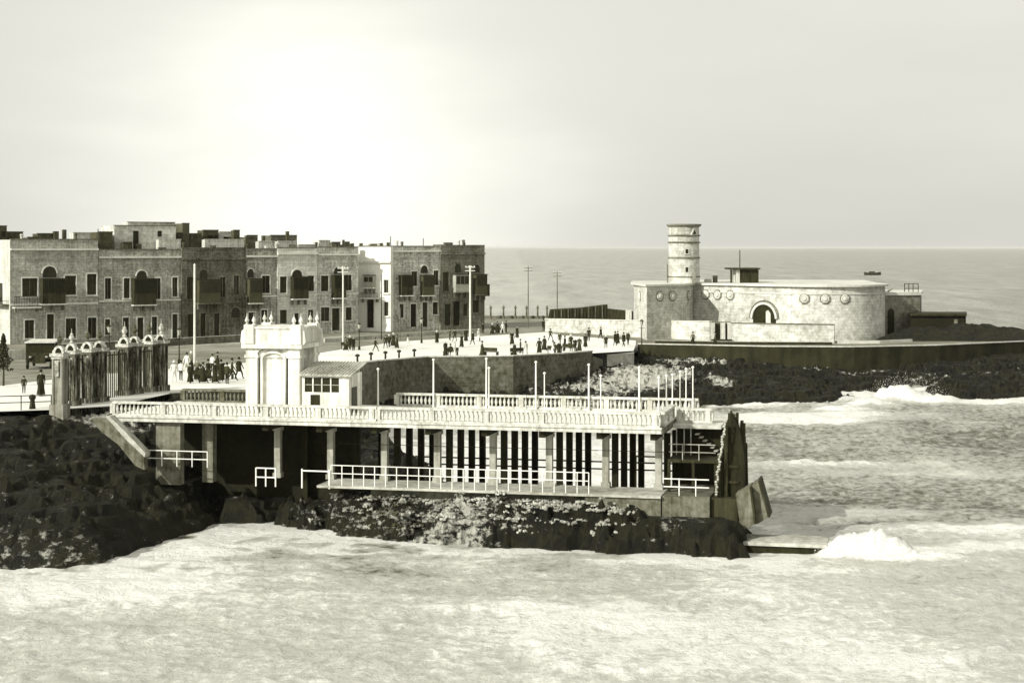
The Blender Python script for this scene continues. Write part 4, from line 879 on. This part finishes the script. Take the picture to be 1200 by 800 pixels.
    mk('shaft', lathe(BM(), [(18.5 * s, 0), (18 * s, zz(303)), (17.8 * s, zz(285)), (17.6 * s, zz(266))], n=28), M_fort, tw, smooth=False)
    for py in (277, 285, 303, 325): mk('band', lathe(BM(), [(18.1 * s, zz(py)), (19.3 * s, zz(py) + .06), (19.3 * s, zz(py) + .16), (18.1 * s, zz(py) + .24)], n=28), M_fortdark, tw)
    mk('cap', lathe(BM(), [(17.6 * s, zz(266.4)), (20.4 * s, zz(264.4)), (20.4 * s, zz(262.8)), (17 * s, zz(262.5))], n=28), M_fortdark, tw)
    def tri(px, y0, y1, w, tri_=False):
        th = math.asin((px - 801.5) / 18.2); n = Vector((math.sin(th), -math.cos(th), 0)); rr = 18.0 * s
        p = Vector((n.x * rr, n.y * rr, 0)); rot = math.atan2(n.x, -n.y); bm = BM()
        z0, z1 = zz(y1), zz(y0)
        pts = [(-w, z0), (w, z0), (0, z1)] if tri_ else [(-w, z0), (w, z0), (w, z1), (-w, z1)]
        vprism(bm, pts, -.12, .2); bm.transform(Matrix.Translation(p) @ Matrix.Rotation(rot, 4, 'Z')); wd = mk('window', bm, M_glass, tw)
        bm = BM(); pts2 = [(-w * 1.9, z0 - .12), (w * 1.9, z0 - .12), (0, z1 + .35)] if tri_ else [(-w * 1.8, z0 - .15), (w * 1.8, z0 - .15), (w * 1.8, z1 + .15), (-w * 1.8, z1 + .15)]
        vprism(bm, pts2, -.08, .2); bm.transform(Matrix.Translation(p) @ Matrix.Rotation(rot, 4, 'Z')); mk('frame', bm, M_forttrim, wd)
    tri(812, 269, 274.5, .33, True); tri(803, 292, 297, .2); tri(803, 313, 318.5, .2)
    mk('downpipe', tube(BM(), (-19.8 * s, -.5, 0), (-19.8 * s, -.5, zz(309)), .08), M_fortdark, tw)
    mk('door_hood', box(BM(), 8 * s, 12 * s, -19.5 * s, -16 * s, 0, zz(319)), M_fortdark, tw)
fort()
# low walls in front of the fort
wl = [P(640, 262), P(680, 257), P(740, 247), P(833, 236)]
wall_line('boundary_wall', 'long pale boundary wall left of the fort gateway, at the end of the promenade', wl, lambda y: H_ + (HZ - (374 + (262 - y) / 26 * 3)) / F_ * y, 3.8, .5, M_fort, .12, M_forttrim)
wr = [P(857, 236), P(978, 231)]
wall_line('boundary_wall', 'long pale boundary wall right of the fort gateway, below the arched doorway', wr, lambda y: Z(380, 233), 3.8, .5, M_fort, .12, M_seawall)
def gateway():
    t = thing('fort_gateway', 'dark gateway with pale posts between the two boundary walls of the fort', 'gate', (*P(846, 236.5), 4.1))
    for px in (835, 847, 855): x, y = P(px, 236); mk('gate_post', box(BM(), x - .3, x + .3, y - .3, y + .3, 4.0, Z(378, 236)), M_pale, t, True)
    x0 = P(833, 236)[0]; x1 = P(857, 236)[0]
    mk('gate_leaf', box(BM(), x0, x1, 236.35, 236.5, 4.3, Z(379, 236)), M_timber, t, True); mk('lintel', box(BM(), x0, x1, 236.32, 236.8, Z(378.8, 236), Z(377, 236)), M_conc, t, True)
    mk('threshold', box(BM(), x0, x1, 235.4, 235.98, 4.05, 4.35), M_timber, t, True)
gateway()
wall_line('battery_wall', 'pale low plinth course between the fort right end and the walkway', [P(982, 229), P(1030, 229.5), P(1068, 233)], 4.5, 3.9, .4, M_forttrim)
def darkhut():
    t = thing('battery_blockhouse', 'low black flat roofed blockhouse at the seaward tip beyond the fort', 'blockhouse', (*P(1100, 244), 4.0))
    a, b = P(1067, 243), P(1132, 243); mk('wall', prism(BM(), [a, b, P(1132, 250), P(1067, 250)], 3.9, Z(370, 243)), M_dark, t, True)
    mk('roof', prism(BM(), [P(1066, 242.6), P(1133, 242.6), P(1133, 250.5), P(1066, 250.5)], Z(370, 243) + .003, Z(367.5, 243)), M_timber, t, True)
    mk('hatch', box(BM(), *[P(1118, 243)[0], P(1122, 243)[0]], 242.9, 242.98, Z(382, 243), Z(374, 243)), M_seawall, t, True)
darkhut()
# black rock mound of the point
def mound(name, cx, cy, rx, ry, h, m, z0=3.6, seed=0, rot=0, kind='structure', label=None, cat=None, n=60, rough=.35):
    a = np.linspace(-1.05, 1.05, n); X, Y = np.meshgrid(a, a); r = np.hypot(X, Y)
    hh = np.clip(1 - r ** 2, -.2, 1) * h; wx = X * rx; wy = Y * ry
    hh = hh + (ridge(wx * .5 + seed, wy * .5, 5, seed) - .5) * rough * h * np.clip(1.15 - r, 0, 1) * 2
    c, s = math.cos(rot), math.sin(rot)
    o = gridmesh(name, wx * c - wy * s, wx * s + wy * c, hh, m, np.zeros_like(X), smooth=False); o.location = (cx, cy, z0)
    setp(o, label, cat, None, kind); return o
mound('rocks', *P(1140, 240), 13, 6, 2.2, MATS['dark_wet_rock'], 3.7, 3); mound('rocks', *P(1085, 238.5), 8, 4, 1.9, MATS['dark_wet_rock'], 3.7, 5); mound('rocks', *P(1240, 238), 14, 6, 1.2, MATS['dark_wet_rock'], 3.7, 8)

def shed():
    D = 262; t = thing('slatted_shelter', 'long dark slatted shelter with a sloping roof behind the boundary wall', 'shelter', (*P(690, D + 2), 4.0))
    def q(px, py, d=0): x, y = P(px, D + d); return (x, y, Z(py, D + d))
    bm = BM(); pts = [q(642, 375), q(742, 375), q(742, 365), q(712, 362), q(712, 357), q(680, 361), q(645, 363)]
    vs = [bm.verts.new(p) for p in pts]; vb = [bm.verts.new((p[0], p[1] + 3, p[2])) for p in pts]
    bm.faces.new(vs); bm.faces.new(vb[::-1])
    for i in range(len(vs)): bm.faces.new((vs[i], vs[(i + 1) % 7], vb[(i + 1) % 7], vb[i]))
    mk('shelter_body', bm, M_timber, t, True)
    for k in range(17):
        a = q(646 + k * 4, 372, -.1); b = q(646 + k * 4, 363.5 - k * .38, -.1); mk('slat', tube(BM(), a, b, .09, n=4), M_conc if k % 2 else M_timber, t, True)
    mk('side_post', box(BM(), q(733, 0)[0], q(740, 0)[0], D - .3, D - .05, 3.9, Z(363, D)), M_pale, t, True)
shed()

# ---------------------------------------------------------------- poles, lamps, posts
def pole(px, py, yt, label, r=.11, cross=False, m=None, name='utility_pole', cat='pole', group=None):
    x, y = G(px, py); z = zg(y); h = Z(yt, y) - z; t = thing(name, label, cat, (x, y, z), 0, group); m = m or M_pole
    mk('shaft', tube(BM(), (0, 0, 0), (0, 0, h), r, r * .75, 8), m, t)
    if cross:
        for q in (.3, .8): mk('crossarm', box(BM(), -.7, .7, -.05, .05, h - q, h - q + .09), m, t)
        for q in (-.6, -.2, .2, .6): mk('insulator', lathe(BM(), [(.05, 0), (.07, .1), (.03, .16)], (q, 0, h - .208), 6), M_trim, t)
    else: mk('cap', lathe(BM(), [(r * .9, 0), (r * .9, .05), (.03, .2)], (0, 0, h + .002), 8), m, t)
    return t
pole(228, 428, 311, 'tall pale pole in front of the blackened house', .13)
pole(402, 408, 312, 'tall pale pole in front of the mottled house', .13, True)
pole(551, 396, 311, 'tall pale pole in front of the dark end house', .16, True)
pole(447, 398, 323, 'thin dark pole in front of the whitewashed house', .08, m=M_timber)
pole(514, 396, 352, 'short thin grey pole before the rough stone house', .07, m=M_conc)
pole(469, 398, 362, 'very short thin grey post left of the rough stone house doors', .07, m=M_conc)
pole(619, 384, 312, 'faint lattice mast with cross arms, left of two by the open sea', .09, True, M_conc)
pole(653, 386, 318, 'faint lattice mast with cross arms, right of two by the boundary wall', .09, True, M_conc)
def lamp(px, py, yt, label, m=None):
    x, y = G(px, py); z = zg(y); h = Z(yt, y) - z; m = m or M_iron
    t = thing('street_lamp', label, 'street lamp', (x, y, z)); mk('post', lathe(BM(), [(.16, 0), (.16, .4), (.07, .5), (.05, h - .75)], n=8), m, t)
    mk('crossbar', box(BM(), -.35, .35, -.03, .03, h - 1.1, h - 1.05), m, t)
    ln = mk('lantern', lathe(BM(), [(.1, h - .748), (.24, h - .25), (.26, h - .22)], n=6), mat('lamp_glass', .4, .2, 3, 0, .3), t)
    mk('lantern_cap', lathe(BM(), [(.28, h - .218), (.1, h - .05), (.03, h)], n=6), m, ln)
lamp(752, 413, 374, 'dark street lamp standing at the corner below the pale boundary wall')
lamp(421, 410, 378, 'grey street lamp right of the mottled house pole')
lamp(494, 402, 372, 'dark street lamp on the road below the house with two balconies')
lamp(128, 436, 380, 'dark street lamp behind the gap in the entrance pillars')
lamp(210, 426, 384, 'dark street lamp left of the pale pole by the blackened house')
for k, px in enumerate((575, 590, 604, 617, 630, 641)):
    x, y = P(px, 308); t = thing('shore_post', '%s of the six dark shore posts in a row before the open sea' % ['leftmost', 'second', 'third', 'fourth', 'fifth', 'rightmost'][k], 'post', (x, y, 4.1), 0, 'row of dark shore posts before the open sea')
    mk('shaft', lathe(BM(), [(.28, 0), (.28, .5), (.18, .6), (.16, 1.9)], n=8), M_seawall, t); mk('finial', lathe(BM(), [(.24, 1.902), (.26, 2.1), (.05, 2.5)], n=8), M_seawall, t)
wall_line('parapet_wall', 'low grey parapet along the far shore behind the dark posts', [P(568, 310), P(650, 309)], 4.6, 4.0, .4, M_seawall, .08, M_concpale)
wall_line('kerb_wall', 'low pale garden kerb in front of the right half of the terrace', [Vector(G(*p)) for p in ((380, 401), (450, 396), (500, 393), (566, 389))], lambda y: zg(y) + .5, lambda y: zg(y) - .1, .25, M_concpale)
wall_line('kerb_wall', 'low dark garden wall at the foot of the left half of the terrace', [Vector(G(*p)) for p in ((60, 413), (200, 405), (290, 400), (372, 395))], lambda y: zg(y) + .9, lambda y: zg(y) - .1, .25, M_seawall, .08, M_concpale)
wall_line('walkway_kerb', 'dark bench-like kerb along the walkway under the fort walls', [Vector(G(*p)) for p in ((768, 402), (860, 403.5), (975, 404))], 4.45, 4.05, .35, M_seawall2, .05, M_concpale)
# bollards with chain rail along the promenade edge
for k, (px, py) in enumerate(((418, 429), (434, 426.5), (451, 424.8), (467, 423.2), (485, 421.8))):
    x, y = G(px, py); y += .8; t = thing('iron_bollard', '%s of the five dark bollards on the curved promenade edge above the kiosk' % ['leftmost', 'second', 'middle', 'fourth', 'rightmost'][k], 'bollard', (x, y, zg(y)), 0, 'bollards on the curved promenade edge')
    mk('shaft', lathe(BM(), [(.16, 0), (.12, .15), (.1, .9)], n=8), M_iron, t); mk('head', lathe(BM(), [(.14, .902), (.27, 1.0), (.22, 1.12), (.05, 1.2)], n=8), M_iron, t)
# left promenade railing
fl = Frame(EDGE[2], Vector(EDGE[3]) - Vector(EDGE[2]))
railing('iron_railing', 'thin dark two bar railing on the cliff edge at the far left', fl, -14, fl.u(60, .4)[0], .4, 6.3, .95, 10, .03, (1, .55), M_iron)
x, y = G(38, 479); t = thing('iron_bollard', 'thick black bollard in front of the left railing', 'bollard', (x, y, 6.25)); mk('shaft', lathe(BM(), [(.22, 0), (.2, .2), (.15, .5), (.16, .7)], n=10), M_iron, t); mk('head', lathe(BM(), [(.2, .702), (.24, .85), (.16, .98), (.04, 1.02)], n=10), M_iron, t)

# small dark tree at far left
def tree():
    x, y = G(4, 452); z = zg(y); t = thing('small_tree', 'small dark cone shaped tree at the left edge beside the parked bus', 'tree', (x, y, z)); rnd = random.Random(2)
    tr = tube(BM(), (0, 0, 0), (.03, 0, 1.4), .09, .06); tube(tr, (.03, 0, 1.38), (0, 0, 3.6), .06, .02); mk('trunk', tr, M_timber, t)
    bm = BM()
    for i in range(900):
        k = rnd.random() ** .8; zz = 1.2 + k * 2.9; rr = (1 - k) ** .8 * .75 * math.sqrt(rnd.random()) * (1 + .3 * math.sin(zz * 7)); a = rnd.uniform(0, 6.28)
        c = Vector((rr * math.cos(a), rr * math.sin(a), zz)); s = .12
        d1 = Vector((rnd.uniform(-1, 1), rnd.uniform(-1, 1), rnd.uniform(-1, 1))).normalized() * s; d2 = d1.cross(Vector((rnd.uniform(-1, 1), rnd.uniform(-1, 1), rnd.uniform(-1, 1)))).normalized() * s * .6
        bm.faces.new([bm.verts.new(c + d1), bm.verts.new(c + d2), bm.verts.new(c - d1), bm.verts.new(c - d2)])
    mk('crown', bm, M_leaf, t)
tree()
# old motor bus
def bus():
    x, y = G(47, 432); t = thing('motor_bus', 'old dark box-bodied motor bus with a pale roof edge parked at the left', 'bus', (x, y, zg(y)), R(8))
    w, hgt = 1.35, 2.75; L_ = 5.2
    mk('body', box(BM(), -w, w, 0, L_, .65, 1.55), M_timber, t)
    for sx in (-w, w - .1):
        for yy in (0, 1.6, 3.3, L_ - .12): mk('window_post', box(BM(), sx, sx + .1, yy, yy + .12, 1.552, 2.48), M_timber, t)
    mk('window_post', box(BM(), -.05, .05, 0, .12, 1.552, 2.48), M_timber, t)
    mk('glazing', box(BM(), -w + .06, w - .06, .05, L_ - .05, 1.553, 2.47), M_glass, t)
    mk('roof', box(BM(), -w - .1, w + .1, -.2, L_ + .1, 2.482, 2.6), M_pale, t)
    mk('bonnet', box(BM(), -.6, .6, -1.1, -.01, .6, 1.35), M_timber, t)
    for sx in (-.95, .95):
        mk('mudguard', vprism(BM(), [(sx - .2, 1.0), (sx + .2, 1.0), (sx + .2, 1.1), (sx - .2, 1.1)], -1.2, .1), M_iron, t)
        mk('headlight', lathe(BM(), [(.08, 0), (.14, .1), (.14, .12)], (sx * .8, -1.2, 1.15), 8), M_trim, t)
        for yy in (-.6, 3.9):
            bm = lathe(BM(), [(.42, -.1), (.45, 0), (.42, .1)], n=14); bm.transform(Matrix.Translation((sx * 1.15, yy, .45)) @ Matrix.Rotation(R(90), 4, 'Y')); wh = mk('wheel', bm, M_iron, t)
            bm = lathe(BM(), [(.16, -.12), (.16, .12)], n=10); bm.transform(Matrix.Translation((sx * 1.15, yy, .45)) @ Matrix.Rotation(R(90), 4, 'Y')); mk('hub', bm, M_conc, wh)
bus()
wall_line('kerb_wall', 'bright low kerb wall between the bus and the entrance pillars', [Vector(G(*p)) for p in ((6, 421), (30, 420))], lambda y: zg(y) + 1.0, lambda y: zg(y), .3, M_pale)

# ---------------------------------------------------------------- people
def skin(V, E, Rr, root=0):
    me = bpy.data.meshes.new('tmp'); me.from_pydata(V, E, []); o = bpy.data.objects.new('tmp', me); COL.objects.link(o)
    md = o.modifiers.new('s', 'SKIN'); sd = me.skin_vertices[0].data
    for i, r in enumerate(Rr): sd[i].radius = (r, r) if not isinstance(r, tuple) else r; sd[i].use_root = (i == root)
    sb = o.modifiers.new('b', 'SUBSURF'); sb.levels = 1
    dg = bpy.context.evaluated_depsgraph_get(); dg.update(); ev = o.evaluated_get(dg); out = bpy.data.meshes.new_from_object(ev)
    bpy.data.objects.remove(o); return out
def body(pose):
    V = [(0, 0, .95), (0, 0, 1.2), (0, 0, 1.42), (0, -.01, 1.52), (0, -.02, 1.6), (0, -.02, 1.68)]; Rr = [(.16, .12), (.15, .11), (.17, .11), .055, .09, .085]
    E = [(0, 1), (1, 2), (2, 3), (3, 4), (4, 5)]
    def add(p, r, q): V.append(p); Rr.append(r); E.append((q, len(V) - 1)); return len(V) - 1
    for s in (-1, 1):
        a = add((s * .2, 0, 1.42), .065, 2)
        if pose == 'sit': e = add((s * .23, -.1, 1.16), .05, a); h = add((s * .15, -.32, 1.05), .035, e); add((s * .13, -.4, 1.04), .03, h)
        elif pose == 'walk': e = add((s * .26, s * .1, 1.14), .05, a); h = add((s * .26, s * .16 - .1, .9), .035, e); add((s * .25, s * .18 - .14, .82), .03, h)
        else: e = add((s * .27, .02, 1.14), .05, a); h = add((s * .25, -.06, .88), .035, e); add((s * .24, -.08, .79), .03, h)
    for s in (-1, 1):
        p = add((s * .1, 0, .9), .1, 0)
        if pose == 'sit': k = add((s * .12, -.46, .93), .07, p); f = add((s * .12, -.48, .5), .05, k); add((s * .12, -.62, .46), .04, f)
        elif pose == 'walk': k = add((s * .1, s * .2 - .06, .5), .07, p); f = add((s * .1, s * .36, .1), .05, k); add((s * .1, s * .36 - .15, .04), .04, f)
        else: k = add((s * .1, -.01, .5), .07, p); f = add((s * .1, 0, .09), .05, k); add((s * .11, -.15, .04), .04, f)
    if pose == 'sit': V = [(x, y, z - .45) for x, y, z in V]
    return V, E, Rr
BODY = {}
def body_mesh(pose, ci, li):
    k = (pose, ci, li)
    if k in BODY: return BODY[k]
    me = skin(*body(pose)); dz = -.45 if pose == 'sit' else 0
    for m in (M_cloth[ci], M_cloth[li], M_skin): me.materials.append(m)
    for p in me.polygons:
        z = p.center.z - dz; p.material_index = 2 if z > 1.5 or (abs(p.center.x) > .12 and z < .84 and pose != 'sit' and abs(p.center.x) > .2) else (1 if z < .9 else 0); p.use_smooth = True
    BODY[k] = me; return me
HAT = lathe(BM(), [(.17, 1.66), (.17, 1.68), (.1, 1.69), (.1, 1.8), (.08, 1.82)], n=10); SK = lathe(BM(), [(.30, .12), (.24, .5), (.18, .9), (.14, 1.12)], n=12); COAT = lathe(BM(), [(.24, .62), (.22, .8), (.18, 1.1), (.21, 1.38), (.1, 1.48)], n=12)
def proto(name, bm, m):
    me = bpy.data.meshes.new(name); bm.to_mesh(me); bm.free(); me.materials.append(m); return me
HM = [proto('hat', HAT.copy(), M_cloth[0]), proto('hat', HAT, M_pole)]; SM = [proto('skirt', SK.copy(), M_cloth[0]), proto('skirt', SK.copy(), M_cloth[1]), proto('skirt', SK, M_cloth[3])]; CM = [proto('coat', COAT.copy(), M_cloth[0]), proto('coat', COAT, M_cloth[1])]
def person(px, py, pose, ci, li, rz, hat, skirt, coat, label, seat=0, s=1.0, xy=None, group=None):
    x, y = xy or G(px, py); z = zg(y) + .008 + seat
    o = bpy.data.objects.new('person', body_mesh(pose, ci, li)); COL.objects.link(o); o.location = (x, y, z); o.rotation_euler = (0, 0, R(rz)); o.scale = (s, s, s); setp(o, label, 'person', group)
    def ch(me, nm):
        c = bpy.data.objects.new(nm, me); COL.objects.link(c); c.parent = o
        if pose == 'sit': c.location = (0, 0, -.45)
    if hat is not None: ch(HM[hat], 'hat')
    if skirt is not None and pose != 'sit': ch(SM[skirt], 'skirt')
    if coat is not None: ch(CM[coat], 'coat')
    return o
person(28, 461, 'stand', 1, 0, 200, 0, None, None, 'short dark figure, left of the two people on the path by the left railing', s=.72)
person(48, 464, 'walk', 0, 0, 20, 0, 0, 0, 'person in a long black coat and hat on the path by the left railing', s=1.05)
spots = [(205, 448, 'cluster of people on the left promenade beside the dark pillars'), ]
GR = {
 'a': ('in the crowd left of the pavilion', [(204, 448), (212, 446), (219, 436), (224, 434), (223, 449), (231, 446), (238, 449), (244, 445), (249, 436), (255, 433), (252, 449), (259, 447), (266, 450), (272, 446), (280, 444)]),
 'b': ('in the trio by the second pole', [(405, 411), (410, 410), (414, 411)]),
 'c': ('in the group below the stone house', [(440, 412), (478, 410), (452, 408), (456, 407), (461, 406), (465, 408)]),
 'd': ('in the group below the end house', [(527, 399), (533, 400), (546, 400), (554, 404), (561, 400), (566, 391), (577, 392), (583, 391), (589, 391), (593, 390), (606, 396), (541, 407), (600, 404), (512, 402)]),
 'e': ('along the edge above the sea wall', [(522, 417), (533, 418), (565, 418), (603, 418), (610, 414), (616, 418), (648, 417), (655, 417)]),
 'f': ('in the crowd before the boundary wall', [(632, 414), (638, 411), (645, 399), (690, 400), (656, 404), (704, 397), (662, 411), (669, 409), (674, 412), (679, 412), (686, 407), (637, 388), (710, 408), (721, 405), (724, 403), (731, 406), (736, 404), (640, 387)]),
 'g': ('on the walkway under the fort', [(812, 404.5), (838, 405)])}
ORD = ['leftmost', 'second from left', 'third from left', 'fourth from left', 'fifth from left', 'sixth from left', 'seventh from left', 'eighth from left', 'ninth from left', 'tenth from left', 'eleventh from left', 'twelfth from left', 'thirteenth from left', 'fourteenth from left', 'fifteenth from left', 'sixteenth from left', 'seventeenth from left', 'eighteenth from left']
CL = ['black', 'brown', 'grey', 'white']
# washing lines and small things on the roofs
rr = random.Random(21)
for i, h in enumerate(HS):
    for q in range(3):
        u = rr.uniform(h['u0'] + .5, h['u1'] - .8); hh = rr.uniform(.35, 1.0)
        if q < 2: mk('chimney_pot', lathe(BM(), [(.22, h['zt'] - .6), (.2, h['zt'] + hh * .7), (.28, h['zt'] + hh * .72), (.2, h['zt'] + hh)], (u, rr.uniform(.8, 3), 0), 8), rr.choice([MR2, M_pale, M_seawall]), h['t'])
        else:
            mk('parapet_block', box(BM(), u, u + rr.uniform(.6, 1.8), .3, .7, h['zt'] - .6, h['zt'] + hh * .6), rr.choice([MR2, M_conc, M_pale]), h['t'])
rnd = random.Random(11)
for k, (where, pts) in GR.items():
    for n_, (px, py) in enumerate(sorted(pts)):
        pose = rnd.choice(['stand', 'walk', 'walk']); ci = rnd.choice([0, 0, 0, 1, 2, 0, 3] if k != 'f' else [0, 0, 1, 0]); fem = rnd.random() < .4; hat = rnd.choice([0, 0, None, 1]); coat = 0 if (ci == 0 and rnd.random() < .5) else None
        li = 0 if ci != 3 else rnd.choice([0, 3]); sk = (0 if ci in (0, 2) else 1 if ci == 1 else 2) if fem else None
        lab = 'person in %s%s, %s %s' % (CL[ci], ' with long skirt' if fem else '', ORD[n_] if n_ < len(pts) - 1 else 'rightmost', where)
        person(px, py, pose, ci, li, rnd.uniform(0, 360), hat, sk, coat, lab, s=rnd.uniform(.92, 1.05), group='people ' + where)
# benches
BENCH = None
def bench(px, py, rz, label):
    global BENCH
    x, y = G(px, py)
    if BENCH is None:
        t = thing('park_bench', label, 'bench', (x, y, zg(y) + .008), R(rz), 'benches on the promenade'); BENCH = t
        mk('seat', box(BM(), -.9, .9, -.22, .22, .40, .45), M_timber, t); bm = box(BM(), -.9, .9, .23, .27, .5, .92); mk('backrest', bm, M_timber, t)
        for sx in (-.8, .8): mk('leg', box(BM(), sx - .04, sx + .04, -.2, .27, 0, .398), M_iron, t)
    else:
        t = copy_tree(BENCH); t.location = (x, y, zg(y) + .008); t.rotation_euler = (0, 0, R(rz)); t['label'] = label
    return t
for k, (px, py, rz, lab, sit) in enumerate(((576, 416.5, 150, 'dark bench by the person standing near the middle of the long sea wall', 0), (528, 416.5, 200, 'dark bench with a seated person above the sea wall, left of the others', 1), (607, 417, 30, 'dark bench between two standing people above the sea wall', 0),
       (650, 414, 180, 'dark bench in the crowd above the right part of the sea wall', 1), (668, 411.5, 160, 'dark bench farther back in the crowd at the end of the promenade', 1), (235, 446, 190, 'dark bench left of the white pavilion, farther from it', 1),
       (262, 444, 170, 'dark bench nearest the white pavilion', 1), (408, 409, 180, 'dark bench at the foot of the second tall pale pole', 1), (583, 390, 200, 'dark bench in the shade below the right corner of the end house', 1))):
    b = bench(px, py, rz, lab)
    if sit: person(0, 0, 'sit', rnd.choice([0, 1]), 0, rz, 0, None, None, ['', 'person seated above the sea wall, left of the middle', '', 'person seated on a bench in the crowd above the right of the sea wall', 'person seated on the farther bench at the end of the promenade', 'person seated on the bench left of the white pavilion, farther from it', 'person seated on the bench nearest the white pavilion', 'person seated at the foot of the second tall pale pole', 'person seated in the shade below the corner of the dark end house'][k], seat=0, xy=(b.location.x, b.location.y))

# ---------------------------------------------------------------- boats
def boat(px, D, s, label, hullm, sail=False):
    x, y = P(px, D); t = thing('small_boat', label, 'boat', (x, y, 0), R(8)); bm = BM(); sec = []
    for i in range(9):
        k = i / 8 * 2 - 1; w = (1 - abs(k) ** 2.5) * 1.0 + .02; zt = .9 + .5 * abs(k) ** 2
        sec.append([bm.verts.new((k * 3.6, y_ * w, z_)) for y_, z_ in ((-1, zt), (-.75, .2), (0, -.3), (.75, .2), (1, zt))])
    for a, b in zip(sec, sec[1:]):
        for j in range(4): bm.faces.new((a[j], a[j + 1], b[j + 1], b[j]))
        bm.faces.new((a[4], a[0], b[0], b[4]))
    bm.transform(Matrix.Scale(s, 4)); mk('hull', bm, hullm, t)
    mk('thwart', box(BM(), -.2 * s, .2 * s, -.9 * s, .9 * s, .92 * s, 1.0 * s), M_conc, t)
    if sail:
        mk('mast', tube(BM(), (0, 0, .5 * s), (0, 0, 6 * s), .08 * s), M_timber, t); mk('sail', vprism(BM(), [(.1 * s, 1.4 * s), (2.6 * s, 1.5 * s), (.1 * s, 5.6 * s)], -.03, .03), M_white, t)
    else: mk('cabin', box(BM(), -1.4 * s, .9 * s, -.5 * s, .5 * s, 1.002 * s, 1.5 * s), hullm, t)
boat(1022.5, 1050, 1.5, 'small dark low boat on the open sea above the right end of the fort', M_timber)
#boat(1050, 1100, 1.0, 'tiny boat with a white sail on the open sea right of the dark boat', M_white, True)

# ---------------------------------------------------------------- rubble and breakers
def rubble():
    rnd = random.Random(9); bm = BM(); F = PIER
    for i in range(5200):
        c = rnd.choice(((-15.5, 2.4), (-14, 2.4), (-12, 2.0), (-9, 2.8), (-5.5, 2.6), (-4.5, 2.0), (-3.5, 1.4), (-18, 1.6), (-20, 2.2)))
        u = rnd.gauss(c[0], c[1] * .6); v = rnd.uniform(-2.2, .45); x, y = F.w(u, v); z = rh(x, y)
        if z < .7 + .5 * math.sin(u * .9) or u > -.8: continue
        s = rnd.uniform(.04, .13); m4 = Matrix.Translation((x, y, z + s * .3)) @ Matrix.Rotation(rnd.uniform(0, 6), 4, Vector((rnd.random(), rnd.random(), rnd.random() + .1)).normalized()) @ Matrix.Diagonal((s, s * rnd.uniform(.6, 1), s * rnd.uniform(.4, .8), 1))
        r = bmesh.ops.create_icosphere(bm, subdivisions=1, radius=1)
        for vv in r['verts']: vv.co = m4 @ (vv.co * rnd.uniform(.5, 1.25))
    o = mk('rubble', bm, M_rubble); o['kind'] = 'stuff'
rubble()
def haze():
    m = bpy.data.materials.new('sea_haze'); m.use_nodes = True; t = m.node_tree; t.nodes.clear()
    o_ = t.nodes.new('ShaderNodeOutputMaterial'); v = t.nodes.new('ShaderNodeVolumePrincipled'); v.inputs['Density'].default_value = 0.00003; v.inputs['Color'].default_value = (.98, .97, .90, 1); t.links.new(v.outputs[0], o_.inputs['Volume'])
    o = mk('haze', box(BM(), -42000, 42000, -60, 71000, -3, 24), m); o['kind'] = 'stuff'
haze()
def spray(px, py, rx, ry, h, seed, n=700):
    rnd = random.Random(seed); x, y = S(px, py); bm = BM()
    for i in range(n):
        a = rnd.uniform(0, 6.28); r = rnd.random() ** .6; zz = h * (1 - r * .7) * rnd.uniform(.5, 1.25); q = bmesh.ops.create_cone(bm, segments=4, radius1=.01, radius2=.0, depth=.05) if False else bmesh.ops.create_icosphere(bm, subdivisions=1, radius=rnd.uniform(.004, .013) * (1 + y / 150))
        for vv in q['verts']: vv.co += Vector((x + rx * r * math.cos(a), y + ry * r * math.sin(a), zz))
    o = mk('sea_spray', bm, M_foam); o['kind'] = 'stuff'
spray(1005, 655, 2.4, 1.0, 1.3, 3); spray(1060, 470, 5, 2, 3.0, 5)
